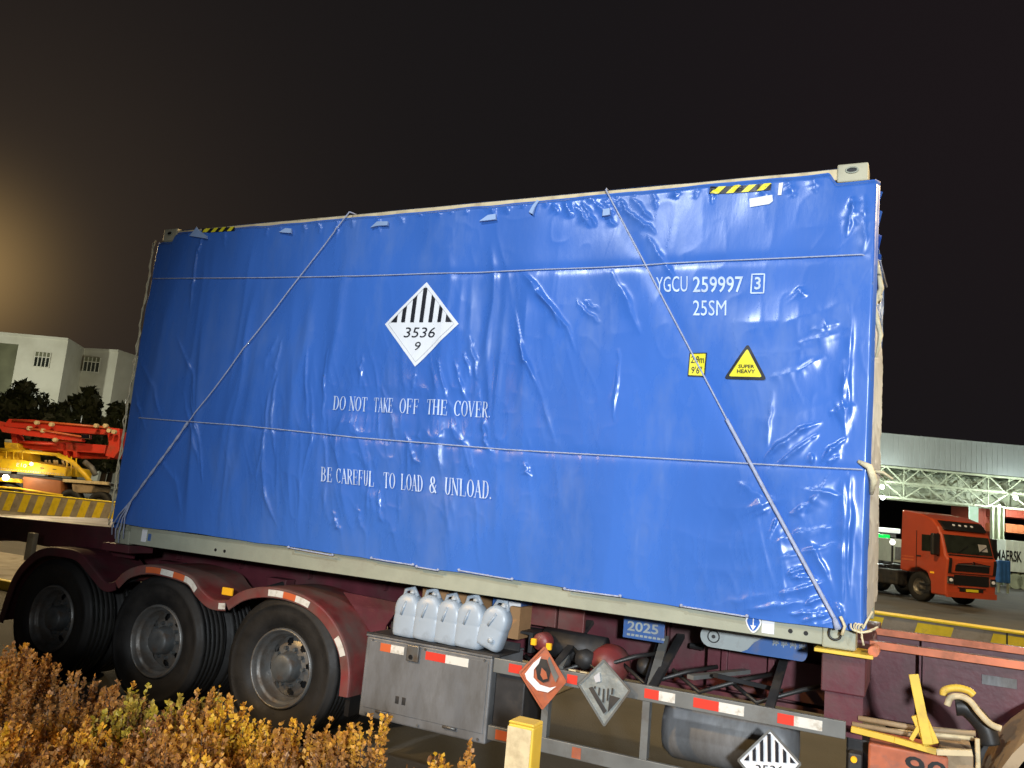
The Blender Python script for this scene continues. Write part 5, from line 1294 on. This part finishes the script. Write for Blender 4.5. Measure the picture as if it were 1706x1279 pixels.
def win(px, py, y, w, h):
    x, z = BL(px, py, D + y)[0] - u0, BL(px, py, D + y)[1]
    f = MB().box(x, x + w, y - .06, y - .02, z - h, z).build('window', 'glass_dark', wb)
    fm = MB()
    for k in range(5): fm.box(x + w * k / 4 - .05, x + w * k / 4 + .05, y - .10, y - .062, z - h, z)
    fm.box(x - .06, x + w + .06, y - .11, y - .102, z - h * .36, z - h * .30).box(x - .06, x + w + .06, y - .14, y - .02, z - h - .1, z - h)
    fm.build('window_frame', 'facade', f)
    MB().box(x, x + w, y - .08, y - .061, z - h * .30, z).build('upper_pane', 'glass_green', f)
win(60, 586, 0, 1.60, 1.50)
yy = 5.15; win(142, 594, yy, 1.75, 1.6)
a = BL(-60, 572, D); b = BL(31, 574, D); MB().box(a[0] - u0, b[0] - u0, -.05, -.01, b[1] - 5.5, b[1]).build('glazed_panel', 'glass_green', wb)

# ================================================================== toll canopy, right
D = 50.0
u0 = BL(1665, 930, D)[0]
cp = thing('gate_canopy', 'grey sheet metal canopy on exposed steel trusses over the truck gate', 'canopy', BW(u0, D), YAW)
lc = lambda px, py: (BL(px, py, D)[0] - u0, BL(px, py, D)[1])
xl, xr = lc(1250, 800)[0], lc(2000, 800)[0]
z_top, z_f = 8.42, 6.55
mb = MB()
x = xl
while x < xr:
    mb.box(x, x + .16, -.030, .0, z_f, z_top).box(x + .16, x + .32, -.012, .0, z_f, z_top); x += .32
mb.build('fascia', 'canopy_metal', cp)
MB().box(xl, xr, .002, 12, z_top - .25, z_top - .05).build('roof', 'canopy_metal', cp)
MB().box(xl, xr, -.08, .02, z_top + .001, z_top + .06).build('fascia_cap', 'canopy_metal', cp)
zc = [6.48, 5.55, 4.62]
for row, (yy, rr) in enumerate(((.35, .05), (2.2, .05))):
    t = MB()
    for z in zc: t.bar((xl, yy, z), (xr, yy, z), .13)
    x = xl; k = 0; st = 1.05
    while x < xr - st:
        a, b = (zc[0], zc[1]) if k % 2 == 0 else (zc[1], zc[0]); t.bar((x, yy, a), (x + st, yy, b), .07)
        x += st; k += 1
    x = xl + .4; k = 0; st = 1.3
    while x < xr - st:
        a, b = (zc[1], zc[2]) if k % 2 == 0 else (zc[2], zc[1]); t.bar((x, yy, a), (x + st, yy, b), .08)
        if k % 2 == 0: t.bar((x + st, yy, zc[2]), (x + st, yy, zc[0]), .05)
        x += st; k += 1
    t.build('truss', 'truss', cp)
t = MB(); x = xl; k = 0
while x < xr - 2:
    t.bar((x, .35, zc[0]), (x + 1, 2.2, zc[1]), .06); t.bar((x + 1, 2.2, zc[1]), (x + 2, .35, zc[0]), .06); t.bar((x, .35, zc[1]), (x + .9, 2.2, zc[2]), .05); x += 1.6
t.build('cross_bracing', 'truss', cp)
MB().box(xl, xr, 2.6, 2.7, 4.7, 6.5).build('soffit_panel', 'truss', cp)
for px in (1380, 1665, 1900):
    x = lc(px, 900)[0]
    c_ = MB().box(x - .36, x + .36, .30, .36, 0, 4.62).box(x - .36, x - .30, .1, .299, 0, 4.62).box(x + .30, x + .36, .1, .299, 0, 4.62).box(x - .03, x + .03, .1, .299, 0, 4.62).build('column', 'truss', cp)
a = lc(1660, 850)[0]
for px, py in ((1466, 811), (1467, 829), (1687, 829), (1660, 842)):
    a = lc(px, py); rr = .13 if px < 1655 or px > 1670 else .07
    MB().lathe([(0, -rr), (rr * .7, -rr * .7), (rr, 0), (rr * .7, rr * .7), (0, rr)], 14, (a[0], -.3, a[1])).build('flood_lamp', 'lamp_white', cp, smooth=True)
for px in (1452, 1687):
    q = BW(BL(px, 829, D)[0], D - 1.4); lamp('POINT', (q[0], q[1], 4.6), 800, (.9, 1, .92), .2)
# gate sign and lane signals
a = BL(1622, 845, 47); sg_ = thing('lane_sign', 'small lit pale green sign hanging from the canopy above the red truck', 'sign', BW(a[0], 47), YAW)
zt_ = BL(1615, 843, 47)[1]
MB().box(-.26, .26, -.05, .05, zt_ - 1.0, zt_).build('sign_box', 'sign_lit', sg_, bevel=.02)
MB().box(-.02, .02, -.02, .02, zt_ + .001, 4.9).build('hanger', 'truss', sg_)
a = BL(1471, 900, 46); ls = thing('lane_signal', 'green LED lane signal beside the front edge of the container', 'signal', BW(a[0], 46), YAW)
z = BL(1471, 899, 46)[1]
MB().box(-.45, .35, -.08, .1, z - .38, z + .30).build('housing', 'led_green', ls, bevel=.03)
for x in (-.12, .17): MB().lathe([(0, -.12), (.07, -.12), (.09, -.085)], 14, (x, 0, z)).build('signal_lamp', 'led_cyan', ls)
MB().box(-.05, .05, .0, .1, 0, z - .38).build('post', 'dark_steel', ls)
a = BL(1487, 900, 43); bl = thing('booth_lamp', 'bright warm lamp to the right of the green signal', 'lamp', BW(a[0], 43), YAW)
z = BL(1487, 903, 43)[1]
MB().lathe([(0, -.16), (.1, -.12), (.15, 0), (.1, .12), (0, .14)], 14, (0, 0, z)).build('bulb', 'lamp_small', bl, smooth=True)
MB().box(-.04, .04, -.04, .04, 0, z - .16).build('post', 'dark_steel', bl)
a = BL(1474, 880, 49); bt = thing('toll_booth', 'gate booth with a lit white roof edge, behind the green signal', 'booth', BW(a[0], 49), YAW)
z = BL(1460, 884, 49)[1]
MB().box(-1.2, .65, -.6, 1.4, z - .05, z + .22).build('roof_edge', 'roof_lit', bt, bevel=.03)
MB().box(-1.1, .5, -.4, 1.3, 0, z - .052).build('cabin', 'steel_grey', bt, bevel=.02)
MB().box(-1.0, .4, -.42, -.402, 1.0, z - .3).build('window', 'glass_dark', bt)

# ================================================================== red tractor in the yard
D = 28.0
q = PZ(1612, 1008, 0.)
rt = thing('parked_truck', 'orange red tractor unit with dark visor parked under the gate canopy', 'truck', (0, 0, 0), 0)
u, _ = BL(1620, 1000, D)
TH = rad(17)
rt.location = BW(u, D); rt.rotation_euler = (0, 0, YAW - math.pi / 2 + TH)
# local frame: +x forward, y to its left, front face at x = 0
hw = 1.07
side = [(-.05, .32), (-.05, .95), (.02, 1.55), (-.10, 1.70), (-.30, 2.36), (-.42, 2.60), (-.68, 2.84), (-1.2, 3.0), (-2.05, 3.10), (-2.1, .98), (-1.75, .95), (-1.6, 1.08), (-1.25, 1.14), (-.88, 1.02), (-.72, .72), (-.70, .32)]
cb = MB().prism(side, -hw, hw).build('cab', 'truck_red', rt, bevel=.06, seg=3)
def onfront(y0, y1, pz, name, m, par=cb, off=.012):
    # strip on the front face between heights, following the cab profile
    def fx(z): return float(np.interp(z, [.32, .95, 1.55, 1.70, 2.36, 2.60, 2.86], [-.05, -.05, .02, -.10, -.30, -.42, -.68]))
    z0, z1 = pz; k = MB(); n = 5; vs = []
    for i in range(n + 1):
        z = z0 + (z1 - z0) * i / n; ins = .0
        for x_ in (fx(z) + off, fx(z) - .03): vs += [(x_, y0, z), (x_, y1, z)]
    fs = []
    for i in range(n):
        o = i * 4; fs += [(o, o + 1, o + 5, o + 4), (o + 2, o + 6, o + 7, o + 3), (o, o + 4, o + 6, o + 2), (o + 1, o + 3, o + 7, o + 5)]
    fs += [(0, 2, 3, 1), (n * 4, n * 4 + 1, n * 4 + 3, n * 4 + 2)]
    return k.add(vs, fs).build(name, m, par)
onfront(-.96, .96, (1.74, 2.34), 'windscreen', 'glass_dark', off=.03)
onfront(-.9, .9, (2.50, 2.80), 'sun_visor', 'truck_black', off=.10)
for y in (-.42, -.16, .10, .36): MB().lathe([(0, .05), (.045, .05), (.055, .0)], 12, (-.42, y, 2.66), axis='x').build('roof_lamp', 'lens', rt)
onfront(-.72, .72, (1.16, 1.36), 'grille', 'truck_black', off=.02); onfront(-.74, .74, (.70, 1.04), 'grille', 'truck_black', off=.02); onfront(-.5, .5, (.50, .60), 'lower_vent', 'truck_black', off=.02)
onfront(-.70, .70, (1.37, 1.41), 'grille_trim', 'chrome', off=.045); onfront(-.6, .6, (.62, .645), 'grille_trim', 'chrome', off=.045)
onfront(-1.04, 1.04, (.30, .48), 'bumper', 'truck_red', off=.06)
MB().lathe([(0, .05), (.05, .05), (.06, .0)], 14, (.02, 0, 1.45), axis='x').build('badge', 'chrome', rt)
for y in (-.90, .90):
    MB().box(-.06, .0, y - .13, y + .13, .72, .98).build('headlight', 'chrome', rt, bevel=.03)
    MB().lathe([(0, .03), (.05, .03), (.06, .0)], 12, (.0, y, .86), axis='x').build('headlight_bulb', 'lens', rt)
    s_ = 1 if y > 0 else -1
    MB().box(-.42, -.28, s_ * 1.24 - .15, s_ * 1.24 + .15, 1.62, 2.34).build('mirror', 'truck_black', rt, bevel=.04)
    MB().bar((-.4, s_ * 1.05, 2.36), (-.36, s_ * 1.22, 2.28), .04).bar((-.4, s_ * 1.05, 1.6), (-.36, s_ * 1.22, 1.66), .04).build('mirror_arm', 'truck_black', rt)
    MB().box(-1.10, -.50, s_ * 1.072 - .01, s_ * 1.072 + .01, 1.72, 2.28).build('side_window', 'glass_dark', rt, bevel=.008)
    MB().box(-1.34, -1.325, s_ * 1.075 - .01, s_ * 1.075 + .01, 1.0, 2.4).build('door_gap', 'truck_black', rt)
    MB().box(-1.3, -1.12, s_ * 1.09 - .015, s_ * 1.09 + .015, 1.52, 1.56).build('door_handle', 'truck_black', rt)
    for x, yy in ((-1.25, 1.0), (-3.9, .98), (-5.2, .98)):
        y0 = s_ * yy
        w_ = MB().lathe([(.28, .0), (.34, .02), (.46, .02), (.50, .0), (.505, -.06), (.505, -.22), (.46, -.26), (.28, -.26)] if s_ > 0 else [(.28, .0), (.34, -.02), (.46, -.02), (.50, .0), (.505, .06), (.505, .22), (.46, .26), (.28, .26)], 32, (x, y0, .505)).build('wheel', 'rubber', rt, smooth=True)
        MB().lathe([(a, b * s_) for a, b in ((.28, .0), (.26, -.02), (.24, -.08), (.12, -.10), (.10, -.0), (0, .0))], 24, (x, y0, .505)).build('rim', 'rim', w_, smooth=True)
fx = lambda z: float(np.interp(z, [.32, .95, 1.55, 1.70, 2.36, 2.60, 2.86], [-.05, -.05, .02, -.10, -.30, -.42, -.68]))
onfront(.42, .78, (1.86, 2.10), 'screen_notice', 'label_grey', off=.036)
onfront(-.24, .24, (.505, .59), 'number_plate', 'label_yellow', off=.07)
for y in (-.95, .95): onfront(y - .05, y + .05, (1.10, 1.58), 'corner_vane', 'truck_black', off=.035)
onfront(-.95, .95, (1.66, 1.70), 'cowl_gap', 'truck_black', off=.03); onfront(-1.0, 1.0, (1.08, 1.10), 'panel_gap', 'truck_black', off=.028)
for y in (-.55, .25): MB().bar((fx(1.76) + .05, y, 1.76), (fx(2.0) + .05, y + .5, 2.02), .02).build('wiper', 'truck_black', rt)
for y0, y1 in ((-.70, -.08), (.08, .70)): MB().bar((fx(1.42) + .05, y0, 1.40 if y0 < 0 else 1.46), (fx(1.42) + .05, y1, 1.46 if y0 < 0 else 1.40), .03).build('grille_wing', 'chrome', rt)
for s_ in (-1, 1):
    MB().box(-1.2, -.75, s_ * 1.0 - .06, s_ * 1.0 + .06, .34, .42).box(-1.2, -.75, s_ * 1.0 - .06, s_ * 1.0 + .06, .58, .64).build('step', 'truck_black', rt)
    MB().box(-2.0, -1.45, s_ * 1.075 - .008, s_ * 1.075 + .008, 1.34, 1.40).box(-2.0, -1.45, s_ * 1.075 - .008, s_ * 1.075 + .008, 1.46, 1.50).build('side_trim', 'refl_orange', rt)
    MB().box(-.72, -.55, s_ * 1.06 - .02, s_ * 1.06 + .02, 1.0, 1.06).build('side_marker', 'amber', rt)
    MB().prism([(-3.3, 1.0), (-3.4, .97), (-3.4, 1.06), (-4.4, 1.12), (-5.8, 1.06), (-5.8, .97), (-4.4, 1.04)], s_ * .75 - .2, s_ * .75 + .2).build('rear_mudguard', 'truck_black', rt)
MB().box(-6.0, -2.1, -.45, -.33, .72, .95).box(-6.0, -2.1, .33, .45, .72, .95).box(-3.6, -3.4, -.33, .33, .74, .93).build('chassis', 'truck_black', rt)
MB().box(-3.3, -2.3, -1.0, -.5, .42, .95).build('fuel_tank', 'dark_steel', rt, bevel=.06)
MB().box(-3.3, -2.3, .5, 1.0, .42, .95).build('battery_case', 'dark_steel', rt, bevel=.06)
MB().lathe([(0, 0), (.55, 0), (.55, .06), (0, .06)], 24, (-4.5, 0, 1.0), axis='z').build('fifth_wheel', 'dark_steel', rt)
a = P(1500, 920, 0)
# things parked further back
def backbox(px0, px1, py0, py1, D, name, label, cat, m, depth=6, legs=True, z0=None, extra=None, group=None):
    a = BL(px0, py0, D); b = BL(px1, py1, D); r = thing(name, label, cat, BW((a[0] + b[0]) / 2, D), YAW, group)
    w = (b[0] - a[0]) / 2; zb_ = b[1] if z0 is None else z0
    o = MB().box(-w, w, 0, depth, zb_, a[1]).build('body', m, r, bevel=.03)
    n = max(3, int(w * 2 / .3)); k = MB()
    for i in range(n): k.box(-w + 2 * w * (i + .25) / n, -w + 2 * w * (i + .6) / n, -.03, -.001, zb_ + .12, a[1] - .12)
    k.build('ribs', m, o)
    return r, w, a[1], zb_
r, w, za, zb_ = backbox(1488, 1520, 897, 939, 44, 'white_truck', 'white box truck glimpsed behind the cab of the red tractor', 'truck', 'cargo_white', 5)
MB().box(-.03, .03, -.06, -.032, zb_, za).build('door_gap', 'truck_black', r); MB().box(-w * .8, w * .9, -.06, -.032, zb_ + .15, zb_ + .8).build('window', 'steel_grey', r)
for x in (-w * .6, w * .6): MB().lathe([(0, -.0), (.45, 0), (.45, .3), (0, .3)], 20, (x, .2, .45)).build('wheel', 'rubber', r)
r, w, za, zb_ = backbox(1676, 1792, 899, 962, 46, 'cargo_container', 'white container on a trailer at the right edge, under the canopy', 'container', 'cargo_white', 2.4)
x = BL(1680, 930, 46)[0] - BL(1734, 930, 46)[0]
text_on('MAERSK', [(x - .72, -.05, zb_ + .55), (x + .72, -.05, zb_ + .55), (x + .72, -.05, zb_ + 1.15), (x - .72, -.05, zb_ + 1.15)], 'side_lettering', 'truck_black', r, bold=.02)
for x in (-w + .3, -w + .8, w - .5): MB().box(x, x + .08, .2, .3, 0, zb_).lathe([(0, .35), (.42, .35), (.42, .1), (0, .1)], 20, (x + .3, 0, .42)).build('trailer_leg', 'truss', r)
r, w, za, zb_ = backbox(1676, 1800, 846, 872, 50.9, 'cargo_container', 'dark red container stacked high behind the canopy column', 'container', 'cargo_red', 2.4, z0=None)
backbox(1676, 1800, 872, 898, 50.8, 'cargo_container', 'orange brown container below the dark red one at the right edge', 'container', 'cargo_orange', 2.4)
backbox(1618, 1655, 840, 960, 53, 'cargo_container', 'rust red container standing between the lit sign and the column', 'container', 'cargo_red', 2.4, z0=0)
r, w, za, zb_ = backbox(1664, 1684, 933, 972, 40, 'blue_cabinet', 'blue steel cabinet at the foot of the canopy column', 'cabinet', 'cab_blue', 1.0)
for x in (-w * .8, w * .7): MB().box(x, x + .06, .1, .2, 0, zb_).build('leg', 'truss', r)
r, w, za, zb_ = backbox(1440, 1486, 905, 955, 52, 'yard_vehicle', 'dark vehicle with orange markers behind the red tractor', 'truck', 'truck_black', 5, z0=.4)
MB().box(w * .1, w * .9, -.06, -.032, zb_ + .5, zb_ + .9).build('panel', 'cargo_orange', r)
for x in (-w * .6, w * .6): MB().lathe([(0, -.1), (.45, -.1), (.45, .2), (0, .2)], 20, (x, -.0, .45)).build('wheel', 'rubber', r)
# distant dark yard building that closes the view under the canopy
D = 75; a = BL(1560, 850, D)
db = thing('warehouse', 'long unlit warehouse across the yard beyond the canopy', 'warehouse', BW(a[0], D), YAW)
MB().box(-30, 30, 0, 15, 0, 6.0).build('wall', 'truck_black', db)
MB().prism([(-.5, 6.001), (15.5, 6.001), (7.5, 6.8)], -30.5, 30.5, 'yz').build('roof', 'canopy_metal', db)
